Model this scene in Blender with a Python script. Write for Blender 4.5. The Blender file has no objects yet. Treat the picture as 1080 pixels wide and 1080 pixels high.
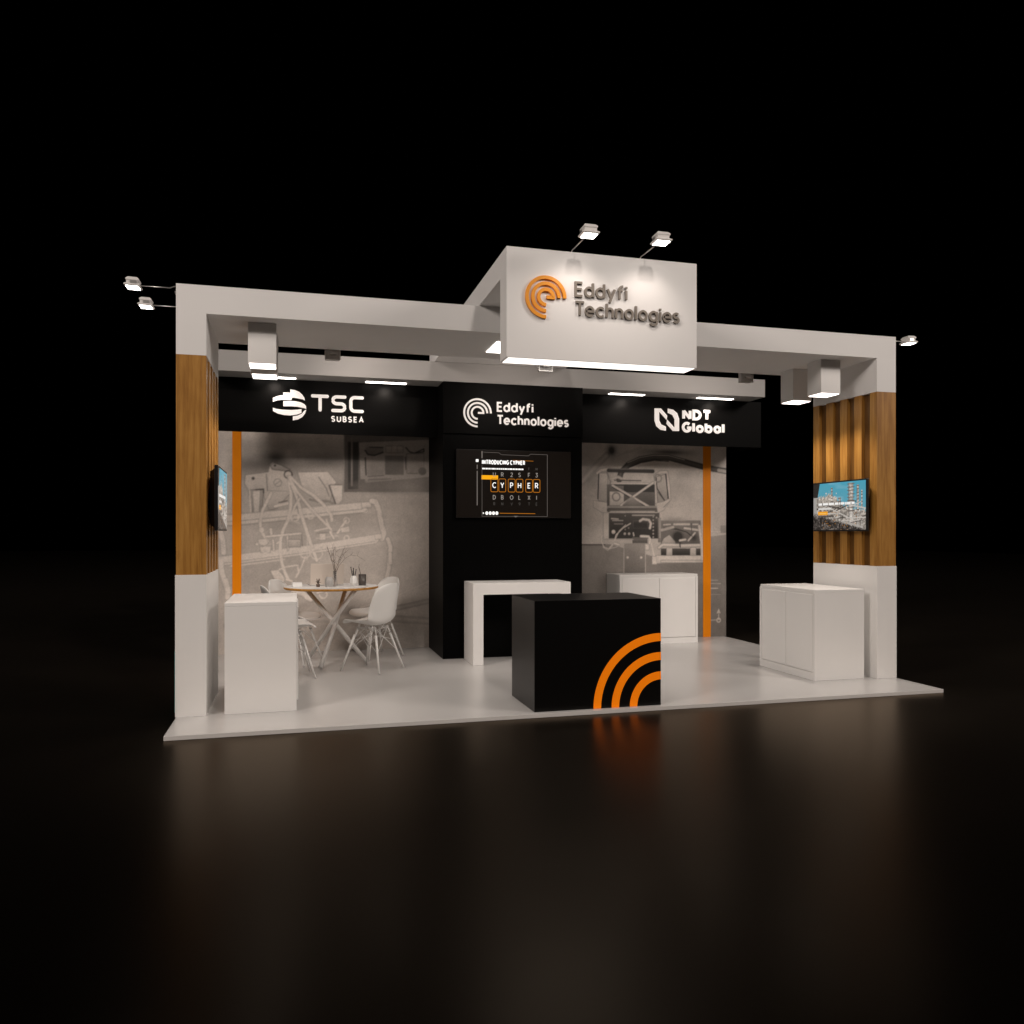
import bpy, bmesh, math, random
import numpy as np
from mathutils import Vector, Matrix
random.seed(7); rng = np.random.default_rng(11)
D = bpy.data; S = bpy.context.scene; COL = S.collection
# ------------------------------------------------------------------ camera
cd = D.cameras.new('camera'); cam = D.objects.new('camera', cd); COL.objects.link(cam)
cam.location = (0.8194, -6.0629, 1.2963)
cam.rotation_euler = (math.radians(90), 0, math.radians(-14.9898))
cd.sensor_width = 36; cd.lens = 28.2594; cd.shift_y = 22/1080; cd.clip_end = 200; cd.clip_start = .05
S.camera = cam
# ------------------------------------------------------------------ world, exposure
W = D.worlds.new('World'); S.world = W; W.use_nodes = True
bg = W.node_tree.nodes['Background']; bg.inputs[0].default_value = (0, 0, 0, 1); bg.inputs[1].default_value = 0
S.view_settings.view_transform = 'Standard'; S.view_settings.look = 'None'
S.view_settings.gamma = 1; S.view_settings.exposure = 0; S.view_settings.use_curve_mapping = False
S.render.engine = 'CYCLES'
# ------------------------------------------------------------------ hall lamps (high in front of the stand)
WARM = (1, .885, .80)
def area(name, loc, target, size, power, col=WARM, sy=None):
    l = D.lights.new(name, 'AREA'); l.size = size; l.energy = power; l.color = col
    if sy: l.shape = 'RECTANGLE'; l.size_y = sy
    o = D.objects.new(name, l); COL.objects.link(o); o.location = loc
    o.rotation_euler = (Vector(target)-Vector(loc)).to_track_quat('-Z', 'Y').to_euler(); return o
area('hall_lamp', (2.8, -7.5, 6.6), (3.0, 0, 1.5), .4, 160)
area('hall_lamp', (-7.0, -6.0, 6.6), (3.0, .2, 1.5), 2.6, 600)
area('hall_lamp', (11.5, -6.6, 6.6), (3.0, .2, 1.5), 2.6, 445)
# ------------------------------------------------------------------ materials
def nt(m):
    m.use_nodes = True; t = m.node_tree; return t, t.nodes, t.links, t.nodes['Principled BSDF']
def mat(name, col, rough=.5, spec=.5, metal=0, bump=0, bscale=300, vary=0, vscale=3, emit=None, es=0, trans=0, coat=0):
    m = D.materials.new(name); t, N, Lk, p = nt(m)
    p.inputs['Base Color'].default_value = (*col, 1); p.inputs['Roughness'].default_value = rough
    p.inputs['Specular IOR Level'].default_value = spec; p.inputs['Metallic'].default_value = metal
    p.inputs['Transmission Weight'].default_value = trans; p.inputs['Coat Weight'].default_value = coat
    if emit: p.inputs['Emission Color'].default_value = (*emit, 1); p.inputs['Emission Strength'].default_value = es
    if vary or bump:
        tc = N.new('ShaderNodeTexCoord')
    if vary:
        n = N.new('ShaderNodeTexNoise'); n.inputs['Scale'].default_value = vscale; n.inputs['Detail'].default_value = 6
        Lk.new(tc.outputs['Object'], n.inputs['Vector'])
        mr = N.new('ShaderNodeMapRange'); mr.inputs[1].default_value = .3; mr.inputs[2].default_value = .7
        mr.inputs[3].default_value = 1-vary; mr.inputs[4].default_value = 1+vary; Lk.new(n.outputs[0], mr.inputs[0])
        mx = N.new('ShaderNodeVectorMath'); mx.operation = 'SCALE'; mx.inputs[0].default_value = col
        Lk.new(mr.outputs[0], mx.inputs['Scale']); Lk.new(mx.outputs[0], p.inputs['Base Color'])
        m2 = N.new('ShaderNodeMapRange'); m2.inputs[1].default_value = .3; m2.inputs[2].default_value = .7
        m2.inputs[3].default_value = rough*.975; m2.inputs[4].default_value = min(1, rough*1.025); Lk.new(n.outputs[0], m2.inputs[0])
        Lk.new(m2.outputs[0], p.inputs['Roughness'])
    if bump:
        n = N.new('ShaderNodeTexNoise'); n.inputs['Scale'].default_value = bscale; n.inputs['Detail'].default_value = 3
        Lk.new(tc.outputs['Object'], n.inputs['Vector'])
        b = N.new('ShaderNodeBump'); b.inputs['Strength'].default_value = bump; b.inputs['Distance'].default_value = .002
        Lk.new(n.outputs[0], b.inputs['Height']); Lk.new(b.outputs[0], p.inputs['Normal'])
    return m
def emis(name, col, s):
    m = D.materials.new(name); m.use_nodes = True; N = m.node_tree.nodes; N.clear()
    e = N.new('ShaderNodeEmission'); o = N.new('ShaderNodeOutputMaterial')
    e.inputs[0].default_value = (*col, 1); e.inputs[1].default_value = s; m.node_tree.links.new(e.outputs[0], o.inputs[0]); return m
WHITE = mat('white_laminate', (.80, .79, .775), .45, .4, bump=.06, bscale=180, vary=.02, vscale=1.7)
BEAMW = mat('white_painted_board', (.76, .75, .74), .6, .3, bump=.1, bscale=220, vary=.03, vscale=1.2)
BEAMG = mat('dimmed_white_board', (.38, .37, .36), .6, .3, bump=.1, bscale=220, vary=.03, vscale=1.2)  # rear beam's white board, darkened in colour to stand in for weaker light
BLACK = mat('black_painted_board', (.0006, .0005, .0004), .5, .07, bump=.08, bscale=250)
BLACKL = mat('black_laminate', (.0008, .0007, .0007), .34, .36, bump=.05, bscale=240)
ORANGE = mat('orange_film', (.98, .295, .001), .45, .25, vary=.02, vscale=5)
ORANGEL = mat('orange_letter', (.80, .30, .012), .4, .4)
GREYL = mat('dark_grey_letter', (.19, .165, .14), .5, .4)
LETTER = mat('lit_white_letter', (.8, .8, .8), .5, .3, emit=(1, .87, .78), es=.26)
METAL = mat('silver_metal', (.62, .60, .58), .3, .5, metal=.85)
WMETAL = mat('white_metal', (.72, .70, .68), .4, .5)
SHELL = mat('white_plastic_shell', (.82, .81, .79), .32, .5)
DARKP = mat('dark_plastic', (.008, .007, .007), .35, .5)
GLASSD = mat('smoked_glass', (.16, .14, .13), .08, .5, trans=.45)
GLASSC = mat('clear_glass', (.80, .80, .80), .05, .5, trans=.9)
TWIG = mat('dark_twig', (.10, .07, .052), .8, .2)
LAMP = emis('lamp_glow', (1, .92, .84), 4.5)
PANELGLOW = emis('panel_glow', (1, .92, .84), 1.7)
STRIPGLOW = emis('strip_glow', (1, .92, .84), 9)
FLOODGLOW = emis('flood_glow', (1, .94, .86), 14)
TEAL = mat('teal_print', (.01, .28, .27), .5, .3)
def wood(name, a, b, c, rough=.45):
    m = D.materials.new(name); t, N, Lk, p = nt(m)
    tc = N.new('ShaderNodeTexCoord'); mp = N.new('ShaderNodeMapping'); mp.inputs['Scale'].default_value = (1, 1, .055)
    Lk.new(tc.outputs['Object'], mp.inputs[0])
    oi = N.new('ShaderNodeObjectInfo'); cv = N.new('ShaderNodeCombineXYZ'); mu = N.new('ShaderNodeMath'); mu.operation = 'MULTIPLY'; mu.inputs[1].default_value = 9
    Lk.new(oi.outputs['Random'], mu.inputs[0]); [Lk.new(mu.outputs[0], cv.inputs[k]) for k in range(3)]; Lk.new(cv.outputs[0], mp.inputs['Location'])
    n = N.new('ShaderNodeTexNoise'); n.inputs['Scale'].default_value = 46; n.inputs['Detail'].default_value = 9; n.inputs['Roughness'].default_value = .62
    Lk.new(mp.outputs[0], n.inputs['Vector'])
    m3 = N.new('ShaderNodeMapping'); m3.inputs['Scale'].default_value = (1, 1, .22); Lk.new(tc.outputs['Object'], m3.inputs[0]); Lk.new(cv.outputs[0], m3.inputs['Location'])
    n2 = N.new('ShaderNodeTexNoise'); n2.inputs['Scale'].default_value = 7; n2.inputs['Detail'].default_value = 4; n2.inputs['Distortion'].default_value = 1.4
    Lk.new(m3.outputs[0], n2.inputs['Vector'])
    mix = N.new('ShaderNodeMath'); mix.operation = 'MULTIPLY_ADD'; mix.inputs[1].default_value = .62; Lk.new(n.outputs[0], mix.inputs[0])
    sc = N.new('ShaderNodeMath'); sc.operation = 'MULTIPLY'; sc.inputs[1].default_value = .38; Lk.new(n2.outputs[0], sc.inputs[0]); Lk.new(sc.outputs[0], mix.inputs[2])
    r = N.new('ShaderNodeValToRGB'); e = r.color_ramp.elements
    e[0].position = .38; e[0].color = (*a, 1); e[1].position = .60; e[1].color = (*c, 1); k = e.new(.5); k.color = (*b, 1)
    Lk.new(mix.outputs[0], r.inputs[0]); Lk.new(r.outputs[0], p.inputs['Base Color']); p.inputs['Roughness'].default_value = rough
    p.inputs['Specular IOR Level'].default_value = .35
    bp = N.new('ShaderNodeBump'); bp.inputs['Strength'].default_value = .15; bp.inputs['Distance'].default_value = .002
    Lk.new(n.outputs[0], bp.inputs['Height']); Lk.new(bp.outputs[0], p.inputs['Normal']); return m
WOOD = wood('oak_veneer', (.265, .115, .019), (.36, .170, .033), (.43, .215, .048))
WOODD = wood('gap_shade_oak', (.085, .036, .007), (.12, .052, .010), (.16, .072, .015))  # oak darkened so the shade between the slats sits in its colour
WOODT = wood('table_edge_oak', (.42, .19, .035), (.52, .25, .05), (.6, .3, .07))
# floor covering: pale vinyl with faint mottling and a soft sheen
FLOORM = mat('pale_floor_vinyl', (.60, .59, .58), .27, .42)
GROUNDM = mat('dark_hall_floor', (.0004, .00025, .00018), .29, .135, bump=.05, bscale=90, vary=.015, vscale=1.3)
def attr_mat(name, emit=0, rough=.45, spec=.35, tint=(1, 1, 1)):
    m = D.materials.new(name); t, N, Lk, p = nt(m)
    a = N.new('ShaderNodeAttribute'); a.attribute_name = 'print'
    p.inputs['Roughness'].default_value = rough; p.inputs['Specular IOR Level'].default_value = spec
    if emit:
        p.inputs['Base Color'].default_value = (.01, .01, .01, 1)
        Lk.new(a.outputs['Color'], p.inputs['Emission Color']); p.inputs['Emission Strength'].default_value = emit
    else: Lk.new(a.outputs['Color'], p.inputs['Base Color'])
    return m
PRINT = attr_mat('wall_print', 0, .42, .4)
SCREEN = attr_mat('screen_picture', .85, .25, .5)
SCR_W = emis('screen_white', (1, .97, .93), 1.15)
SCR_G = emis('screen_grey', (.30, .27, .24), 1)
SCR_F = emis('screen_faint', (.05, .045, .04), 1)
SCR_L = emis('screen_line', (.16, .14, .125), 1)
SCR_O = emis('screen_orange', (.42, .14, .01), 1)
SCR_Y = emis('screen_button', (1, .42, .01), 1)
SCR_B = mat('screen_dark', (.002, .0015, .0012), .4, .15, emit=(.0052, .0034, .0024), es=1)
# ------------------------------------------------------------------ helpers
def tag(o, label=None, cat=None, group=None, kind=None):
    for k, v in (('label', label), ('category', cat), ('group', group), ('kind', kind)):
        if v: o[k] = v
    return o
def thing(name, label, cat, loc=(0, 0, 0), rz=0, group=None):
    o = D.objects.new(name, None); COL.objects.link(o); o.location = loc; o.rotation_euler = (0, 0, rz); o.empty_display_size = .1
    return tag(o, label, cat, group)
def link(name, me, m, parent=None, origin=(0, 0, 0)):
    if m and not me.materials: me.materials.append(m)
    o = D.objects.new(name, me); COL.objects.link(o)
    if parent: o.parent = parent
    o.location = origin; return o
class MB:
    def __init__(s): s.bm = bmesh.new()
    def box(s, x0, x1, y0, y1, z0, z1, bev=0):
        r = bmesh.ops.create_cube(s.bm, size=1); vs = r['verts']
        bmesh.ops.scale(s.bm, vec=(x1-x0, y1-y0, z1-z0), verts=vs)
        bmesh.ops.translate(s.bm, vec=((x0+x1)/2, (y0+y1)/2, (z0+z1)/2), verts=vs)
        if bev:
            es = list({e for v in vs for e in v.link_edges})
            bmesh.ops.bevel(s.bm, geom=es, offset=bev, segments=2, affect='EDGES', profile=.6)
        return s
    def prism(s, pts, fr, d0, d1):
        # polygon in a local frame fr=(origin,U,V,N) extruded from d0 to d1 along N
        o, U, V, N = fr
        a = [s.bm.verts.new(o+U*p[0]+V*p[1]+N*d1) for p in pts]; b = [s.bm.verts.new(o+U*p[0]+V*p[1]+N*d0) for p in pts]
        fs = [s.bm.faces.new(a), s.bm.faces.new(b[::-1])]; n = len(pts)
        for i in range(n): fs.append(s.bm.faces.new((a[i], b[i], b[(i+1) % n], a[(i+1) % n])))
        bmesh.ops.recalc_face_normals(s.bm, faces=fs)
        return s
    def ribbon(s, pts, w, fr, d0, d1, cap=False):
        o, U, V, N = fr; P = [Vector((p[0], p[1])) for p in pts]
        P = [q for i, q in enumerate(P) if i == 0 or (q-P[i-1]).length > 1e-5]
        closed = (P[0]-P[-1]).length < 1e-6
        if closed: P = P[:-1]
        n = len(P); L, Rr = [], []
        for i in range(n):
            a = P[i-1] if (i > 0 or closed) else None; b = P[(i+1) % n] if (i < n-1 or closed) else None
            t1 = (P[i]-a).normalized() if a is not None else None; t2 = (b-P[i]).normalized() if b is not None else None
            if t1 is None: t1 = t2
            if t2 is None: t2 = t1
            nn = Vector((-t1.y-t2.y, t1.x+t2.x))
            if nn.length < 1e-6: nn = Vector((-t1.y, t1.x))
            nn.normalize(); c = max(.45, nn.dot(Vector((-t1.y, t1.x))))
            L.append(P[i]+nn*(w/2/c)); Rr.append(P[i]-nn*(w/2/c))
        mk = lambda q, d: s.bm.verts.new(o+U*q.x+V*q.y+N*d)
        lf = [mk(q, d1) for q in L]; rf = [mk(q, d1) for q in Rr]; lb = [mk(q, d0) for q in L]; rb = [mk(q, d0) for q in Rr]
        fs = []
        for i in range(n if closed else n-1):
            j = (i+1) % n
            fs += [s.bm.faces.new((lf[i], rf[i], rf[j], lf[j])), s.bm.faces.new((lb[i], lb[j], rb[j], rb[i])),
                   s.bm.faces.new((lf[i], lf[j], lb[j], lb[i])), s.bm.faces.new((rf[i], rb[i], rb[j], rf[j]))]
        if not closed:
            fs += [s.bm.faces.new((lf[0], lb[0], rb[0], rf[0])), s.bm.faces.new((lf[-1], rf[-1], rb[-1], lb[-1]))]
        bmesh.ops.recalc_face_normals(s.bm, faces=fs)
        if cap:
            for q in ((P[0], P[-1]) if not closed else ()):
                s.prism([(q.x+w/2*math.cos(k*math.tau/16), q.y+w/2*math.sin(k*math.tau/16)) for k in range(16)], fr, d0, d1-.0003)
        return s
    def tube(s, pts, r, seg=8, r2=None):
        pts = [Vector(p) for p in pts]; n = len(pts); rings = []
        for i, p in enumerate(pts):
            t = (pts[min(i+1, n-1)]-pts[max(i-1, 0)]).normalized()
            u = t.cross(Vector((0, 0, 1))); u = u if u.length > .05 else t.cross(Vector((0, 1, 0))); u.normalize(); v = t.cross(u)
            rr = r if r2 is None else r+(r2-r)*i/(n-1)
            rings.append([s.bm.verts.new(p+(u*math.cos(k*math.tau/seg)+v*math.sin(k*math.tau/seg))*rr) for k in range(seg)])
        fs = []
        for i in range(n-1):
            for k in range(seg): fs.append(s.bm.faces.new((rings[i][k], rings[i][(k+1) % seg], rings[i+1][(k+1) % seg], rings[i+1][k])))
        fs += [s.bm.faces.new(rings[0][::-1]), s.bm.faces.new(rings[-1])]
        bmesh.ops.recalc_face_normals(s.bm, faces=fs)
        for f in fs[:-2]: f.smooth = True
        return s
    def lathe(s, prof, c=(0, 0, 0), seg=24, smooth=True):
        rings = []
        for r, z in prof:
            rings.append([s.bm.verts.new((c[0]+r*math.cos(k*math.tau/seg), c[1]+r*math.sin(k*math.tau/seg), c[2]+z)) for k in range(seg)])
        fs = []
        for i in range(len(prof)-1):
            for k in range(seg):
                f = s.bm.faces.new((rings[i][k], rings[i][(k+1) % seg], rings[i+1][(k+1) % seg], rings[i+1][k])); f.smooth = smooth; fs.append(f)
        fs += [s.bm.faces.new(rings[0][::-1]), s.bm.faces.new(rings[-1])]
        bmesh.ops.recalc_face_normals(s.bm, faces=fs); return s
    def build(s, name, m, parent=None, bevel=0):
        me = D.meshes.new(name); s.bm.to_mesh(me); s.bm.free()
        o = link(name, me, m, parent)
        if bevel:
            b = o.modifiers.new('bevel', 'BEVEL'); b.width = bevel; b.segments = 2; b.limit_method = 'ANGLE'
        return o
def box(name, m, parent, x0, x1, y0, y1, z0, z1, bev=.0015): return MB().box(x0, x1, y0, y1, z0, z1).build(name, m, parent, bev)
def copy_tree(o, parent=None):
    c = o.copy(); COL.objects.link(c); c.parent = parent
    for ch in list(o.children): copy_tree(ch, c)
    return c
FRONT = lambda y: (Vector((0, y, 0)), Vector((1, 0, 0)), Vector((0, 0, 1)), Vector((0, -1, 0)))
# ------------------------------------------------------------------ stroke lettering
def arc(cx, cy, rx, ry, a0, a1, n=12): return [(cx+rx*math.cos(math.radians(a0+(a1-a0)*i/n)), cy+ry*math.sin(math.radians(a0+(a1-a0)*i/n))) for i in range(n+1)]
X = .62
G = {
 'E': (.47, [[(.47, 1), (0, 1), (0, 0), (.47, 0)], [(0, .52), (.42, .52)]]), 'T': (.62, [[(0, 1), (.62, 1)], [(.31, 1), (.31, 0)]]),
 'd': (.56, [arc(.28, .3, .28, .3, 0, 360, 24), [(.56, 1.03), (.56, 0)]]), 'b': (.56, [arc(.28, .3, .28, .3, 0, 360, 24), [(0, 1.03), (0, 0)]]),
 'y': (.5, [[(0, .6), (.26, .02)], [(.52, .6), (.14, -.3)]]), 'f': (.36, [[(.12, 0), (.12, .74)]+arc(.36, .76, .24, .22, 170, 85, 6), [(0, .6), (.36, .6)]]),
 'i': (0, [[(0, 0), (0, .6)], [(0, .84), (0, .98)]]), 'l': (0, [[(0, 0), (0, 1.03)]]),
 'e': (.56, [[(.0, .3), (.56, .3)]+arc(.28, .3, .28, .3, 0, 315, 22)]), 'c': (.5, [arc(.28, .3, .28, .3, 42, 318, 20)]),
 'h': (.46, [[(0, 0), (0, 1.03)], arc(.23, .36, .23, .24, 180, 0, 10)+[(.46, 0)]]), 'n': (.46, [[(0, 0), (0, .62)], arc(.23, .36, .23, .24, 180, 0, 10)+[(.46, 0)]]),
 'o': (.56, [arc(.28, .3, .28, .3, 0, 360, 24)]), 'a': (.54, [arc(.27, .3, .27, .3, 0, 360, 24), [(.54, .62), (.54, 0)]]),
 'g': (.56, [arc(.28, .3, .28, .3, 0, 360, 24), [(.56, .62), (.56, -.06)]+arc(.29, -.06, .27, .24, 0, -150, 9)]),
 's': (.38, [arc(.19, .45, .19, .155, 35, 250, 10)+arc(.19, .15, .19, .155, 70, -150, 10)]),
 'S': (.5, [arc(.25, .75, .25, .25, 30, 250, 12)+arc(.25, .25, .25, .25, 70, -150, 12)]), 'U': (.6, [[(0, 1), (0, .3)]+arc(.3, .3, .3, .3, 180, 360, 12)+[(.6, 1)]]),
 'B': (.5, [[(0, 0), (0, 1), (.24, 1)]+arc(.24, .76, .22, .24, 90, -90, 8)+[(0, .52)], [(.22, .52)]+arc(.25, .26, .26, .26, 90, -90, 8)+[(0, 0)]]),
 'A': (.7, [[(0, 0), (.35, 1), (.7, 0)], [(.14, .33), (.56, .33)]]), 'N': (.62, [[(0, 0), (0, 1)], [(.02, .95), (.60, .05)], [(.62, 0), (.62, 1)]]),
 'D': (.62, [[(0, 0), (0, 1), (.2, 1)]+arc(.2, .5, .42, .5, 90, -90, 14)+[(0, 0)]]), 'G': (.72, [arc(.38, .5, .38, .5, 48, 345, 22)+[(.74, .44), (.42, .44)]]),
 'I': (0, [[(0, 0), (0, 1)]]), 'R': (.52, [[(0, 0), (0, 1), (.26, 1)]+arc(.26, .73, .25, .27, 90, -90, 8)+[(0, .46)], [(.26, .46), (.54, 0)]]),
 'O': (.76, [arc(.38, .5, .38, .5, 0, 360, 28)]), 'C': (.66, [arc(.38, .5, .38, .5, 48, 312, 20)]), 'Y': (.62, [[(0, 1), (.31, .46), (.62, 1)], [(.31, .46), (.31, 0)]]),
 'P': (.5, [[(0, 0), (0, 1), (.24, 1)]+arc(.24, .72, .26, .28, 90, -90, 8)+[(0, .44)]]), 'H': (.58, [[(0, 0), (0, 1)], [(.58, 0), (.58, 1)], [(0, .5), (.58, .5)]]),
 'L': (.44, [[(0, 1), (0, 0), (.44, 0)]]), 'F': (.46, [[(0, 0), (0, 1), (.48, 1)], [(0, .5), (.4, .5)]]), 'X': (.56, [[(0, 0), (.56, 1)], [(0, 1), (.56, 0)]]),
 'M': (.74, [[(0, 0), (0, 1)], [(.02, .97), (.37, .3), (.72, .97)], [(.74, 1), (.74, 0)]]), 'V': (.62, [[(0, 1), (.31, 0), (.62, 1)]]),
 '2': (.5, [arc(.25, .74, .25, .26, 165, -30, 10)+[(0, 0), (.52, 0)]]), '3': (.5, [[(.02, 1), (.48, 1), (.24, .58)]+arc(.24, .29, .26, .29, 80, -160, 12)]),
 '1': (.2, [[(0, .8), (.18, 1), (.18, 0)]]), '0': (.6, [arc(.3, .5, .3, .5, 0, 360, 24)]), '9': (.5, [arc(.25, .7, .25, .28, 0, 360, 16), [(.5, .7), (.42, .3), (.2, 0)]]),
}
for _c in 'dbyeichnoagsf':
    G[_c] = (G[_c][0], [[(q[0], q[1]*1.14 if q[1] <= .66 else q[1]) for q in p] for p in G[_c][1]])
# text builds one mesh of raised letters; h is cap height, w stroke width, gap letter spacing
def text(mb, s, x, z, h, w, gap, fr, d0, d1, width=None, cap=False, squeeze=1):
    hh = h-w; k = 0
    nat = 0
    for ch in s: nat += (.32*hh if ch == ' ' else G[ch][0]*hh*squeeze+w+gap)
    nat -= gap; sx = width/nat if width else 1
    cx = x
    for i_, ch in enumerate(s):
        if ch == ' ': cx += .32*hh*sx; continue
        if s[i_-1:i_+1] == 'Te' and i_: cx -= .13*hh*sx
        if s[i_-1:i_+1] == 'Ed' and i_: cx -= .05*hh*sx
        adv, pl = G[ch]
        for p in pl:
            mb.ribbon([(cx+(w/2+q[0]*hh*squeeze)*sx, z+w/2+q[1]*hh) for q in p], w, fr, d0, d1+k*.00025, cap); k = (k+1) % 4
        cx += (adv*hh*squeeze+w+gap)*sx
    return cx
def spiral_logo(mb, cx, cz, rs, w, fr, d0, d1):
    for r in rs[:2]: mb.ribbon(arc(cx, cz, r, r, 0, 270, 44), w, fr, d0, d1)
    r = rs[2]; mb.ribbon([(cx+.004, cz)]+arc(cx, cz, r, r, 0, 270, 30), w, fr, d0, d1+.0002)
# ------------------------------------------------------------------ flat prints: a fine grid of printed tones
class Print:
    def __init__(s, x0, x1, z0, z1, res, val):
        s.nx = int((x1-x0)/res)+1; s.nz = int((z1-z0)/res)+1
        s.xs = np.linspace(x0, x1, s.nx); s.zs = np.linspace(z0, z1, s.nz); s.X, s.Z = np.meshgrid(s.xs, s.zs); s.res = res
        s.I = np.full(s.X.shape, val, float)
    def _mix(s, m, v, sl=None):
        sl = sl or (slice(None), slice(None)); s.I[sl] = s.I[sl]*(1-m)+v*m
    def _win(s, x0, x1, z0, z1):
        i0, i1 = np.searchsorted(s.xs, [x0, x1]); j0, j1 = np.searchsorted(s.zs, [z0, z1]); return (slice(j0, j1), slice(i0, i1))
    def blob(s, x, z, rx, rz, v, a):
        s._mix(a*np.exp(-((s.X-x)/rx)**2-((s.Z-z)/rz)**2), v)
    def stroke(s, pts, w, v, a=.93):
        if w > .017 and v > .4 and a > .9: s.stroke(pts, w+.013, v*.60, .6)
        P = np.array(pts); pad = w+.02
        sl = s._win(P[:, 0].min()-pad, P[:, 0].max()+pad, P[:, 1].min()-pad, P[:, 1].max()+pad)
        x, z = s.X[sl], s.Z[sl]
        if x.size == 0: return
        d = np.full(x.shape, 9.)
        for (ax, az), (bx, bz) in zip(P[:-1], P[1:]):
            L2 = (bx-ax)**2+(bz-az)**2+1e-12; t = np.clip(((x-ax)*(bx-ax)+(z-az)*(bz-az))/L2, 0, 1)
            d = np.minimum(d, np.hypot(x-ax-t*(bx-ax), z-az-t*(bz-az)))
        e = max(.004, w*.12); m = np.clip((w/2+e/2-d)/e, 0, 1)*min(1, w/.008+.4)
        sh = 1+.22*np.clip((w/2-d)/(w/2+1e-6), 0, 1) if w > .018 else 1.
        s._mix(m*a, v*sh, sl)
    def poly(s, pts, v, a=.9):
        P = np.array(pts); sl = s._win(P[:, 0].min()-.01, P[:, 0].max()+.01, P[:, 1].min()-.01, P[:, 1].max()+.01)
        if v > .33: s.stroke(list(pts)+[pts[0]], .009, v*.55, .75)
        elif v < .3: s.stroke(list(pts)+[pts[0]], .006, v*1.5, .5)
        m = 0
        for ox, oz in ((-.25, -.25), (.25, -.25), (-.25, .25), (.25, .25)):
            x, z = s.X[sl]+ox*s.res, s.Z[sl]+oz*s.res; c = np.zeros(x.shape, bool)
            for (ax, az), (bx, bz) in zip(P, np.roll(P, -1, 0)):
                if az == bz: continue
                c ^= ((az > z) != (bz > z)) & (x < (bx-ax)*(z-az)/(bz-az)+ax)
            m = m+c*.25
        zz = s.Z[sl]; g = (zz-P[:, 1].min())/(np.ptp(P[:, 1])+1e-6)
        s._mix(m*a, v*(.90+.22*g), sl)
        if v > .33: s.stroke(list(pts)+[pts[0]], .0045, v*.72, .8)
    def noise(s, cell, amp, ax=1, az=1):
        gx = max(2, int((s.xs[-1]-s.xs[0])/(cell*ax))+2); gz = max(2, int((s.zs[-1]-s.zs[0])/(cell*az))+2)
        g = rng.standard_normal((gz, gx)); fx = np.linspace(0, gx-1.001, s.nx); fz = np.linspace(0, gz-1.001, s.nz)
        ix, iz = fx.astype(int), fz.astype(int); tx, tz = fx-ix, fz-iz; tx = tx*tx*(3-2*tx); tz = (tz*tz*(3-2*tz))[:, None]
        a = g[iz][:, ix]*(1-tx)+g[iz][:, ix+1]*tx; b = g[iz+1][:, ix]*(1-tx)+g[iz+1][:, ix+1]*tx
        s.I *= 1+amp*(a*(1-tz)+b*tz)
    def run(s, ops):
        for o in ops:
            if o[0] == 's': s.stroke(o[1], o[2], o[3])
            elif o[0] == 'p': s.poly(o[1], o[2])
            elif o[0] == 'b': s.blob(*o[1:])
            elif o[0] == 'c':
                if o[4] == 0: s.poly(arc(o[1], o[2], o[3], o[3], 0, 360, 18)[:-1], o[5])
                else: s.stroke(arc(o[1], o[2], o[3], o[3], 0, 360, 18), o[4], o[5])
    def mesh(s, name, fn, rgb=None):
        # fn(x,z)->3D point arrays
        co = np.stack(fn(s.X, s.Z), -1).reshape(-1, 3); nx, nz = s.nx, s.nz
        i = (np.arange(nz-1)[:, None]*nx+np.arange(nx-1)[None, :]).ravel(); q = np.stack([i, i+1, i+1+nx, i+nx], -1)
        me = D.meshes.new(name); me.vertices.add(len(co)); me.vertices.foreach_set('co', co.ravel())
        me.loops.add(q.size); me.loops.foreach_set('vertex_index', q.ravel()); me.polygons.add(len(q))
        me.polygons.foreach_set('loop_start', np.arange(len(q))*4); me.update(calc_edges=True)
        if rgb is None: rgb = s.I[..., None]*np.array([1.0, .905, .825])
        at = me.color_attributes.new('print', 'FLOAT_COLOR', 'POINT')
        at.data.foreach_set('color', np.concatenate([np.clip(rgb, 0, 1), np.ones(rgb.shape[:2]+(1,))], -1).astype(np.float32).ravel())
        return me
# ================================================================== SETTING
def dark_gloss(m):
    # almost black brown-toned sealed floor: thin diffuse layer under a warm, blurred gloss
    t = m.node_tree; N = t.nodes; Lk = t.links; out = N['Material Output']; p = N['Principled BSDF']
    nrm = p.inputs['Normal'].links[0].from_socket; rg = p.inputs['Roughness'].links[0].from_socket; bc = p.inputs['Base Color'].links[0].from_socket
    d = N.new('ShaderNodeBsdfDiffuse'); g = N.new('ShaderNodeBsdfGlossy'); f = N.new('ShaderNodeFresnel'); mx = N.new('ShaderNodeMixShader')
    f.inputs['IOR'].default_value = 1.175; g.inputs['Color'].default_value = (.92, .77, .62, 1)
    for n in (d, g): Lk.new(nrm, n.inputs['Normal'])
    Lk.new(rg, g.inputs['Roughness']); Lk.new(bc, d.inputs['Color']); Lk.new(f.outputs[0], mx.inputs[0]); Lk.new(d.outputs[0], mx.inputs[1]); Lk.new(g.outputs[0], mx.inputs[2])
    Lk.new(mx.outputs[0], out.inputs[0]); N.remove(p)
dark_gloss(GROUNDM)
g = MB(); g.box(-40, 45, -30, 60, -.36, -.03); tag(g.build('ground', GROUNDM), kind='structure')
g = MB(); g.box(0, 6, -.55, 3.02, -.0295, 0); tag(g.build('floor', FLOORM, None, .002), kind='structure')
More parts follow.
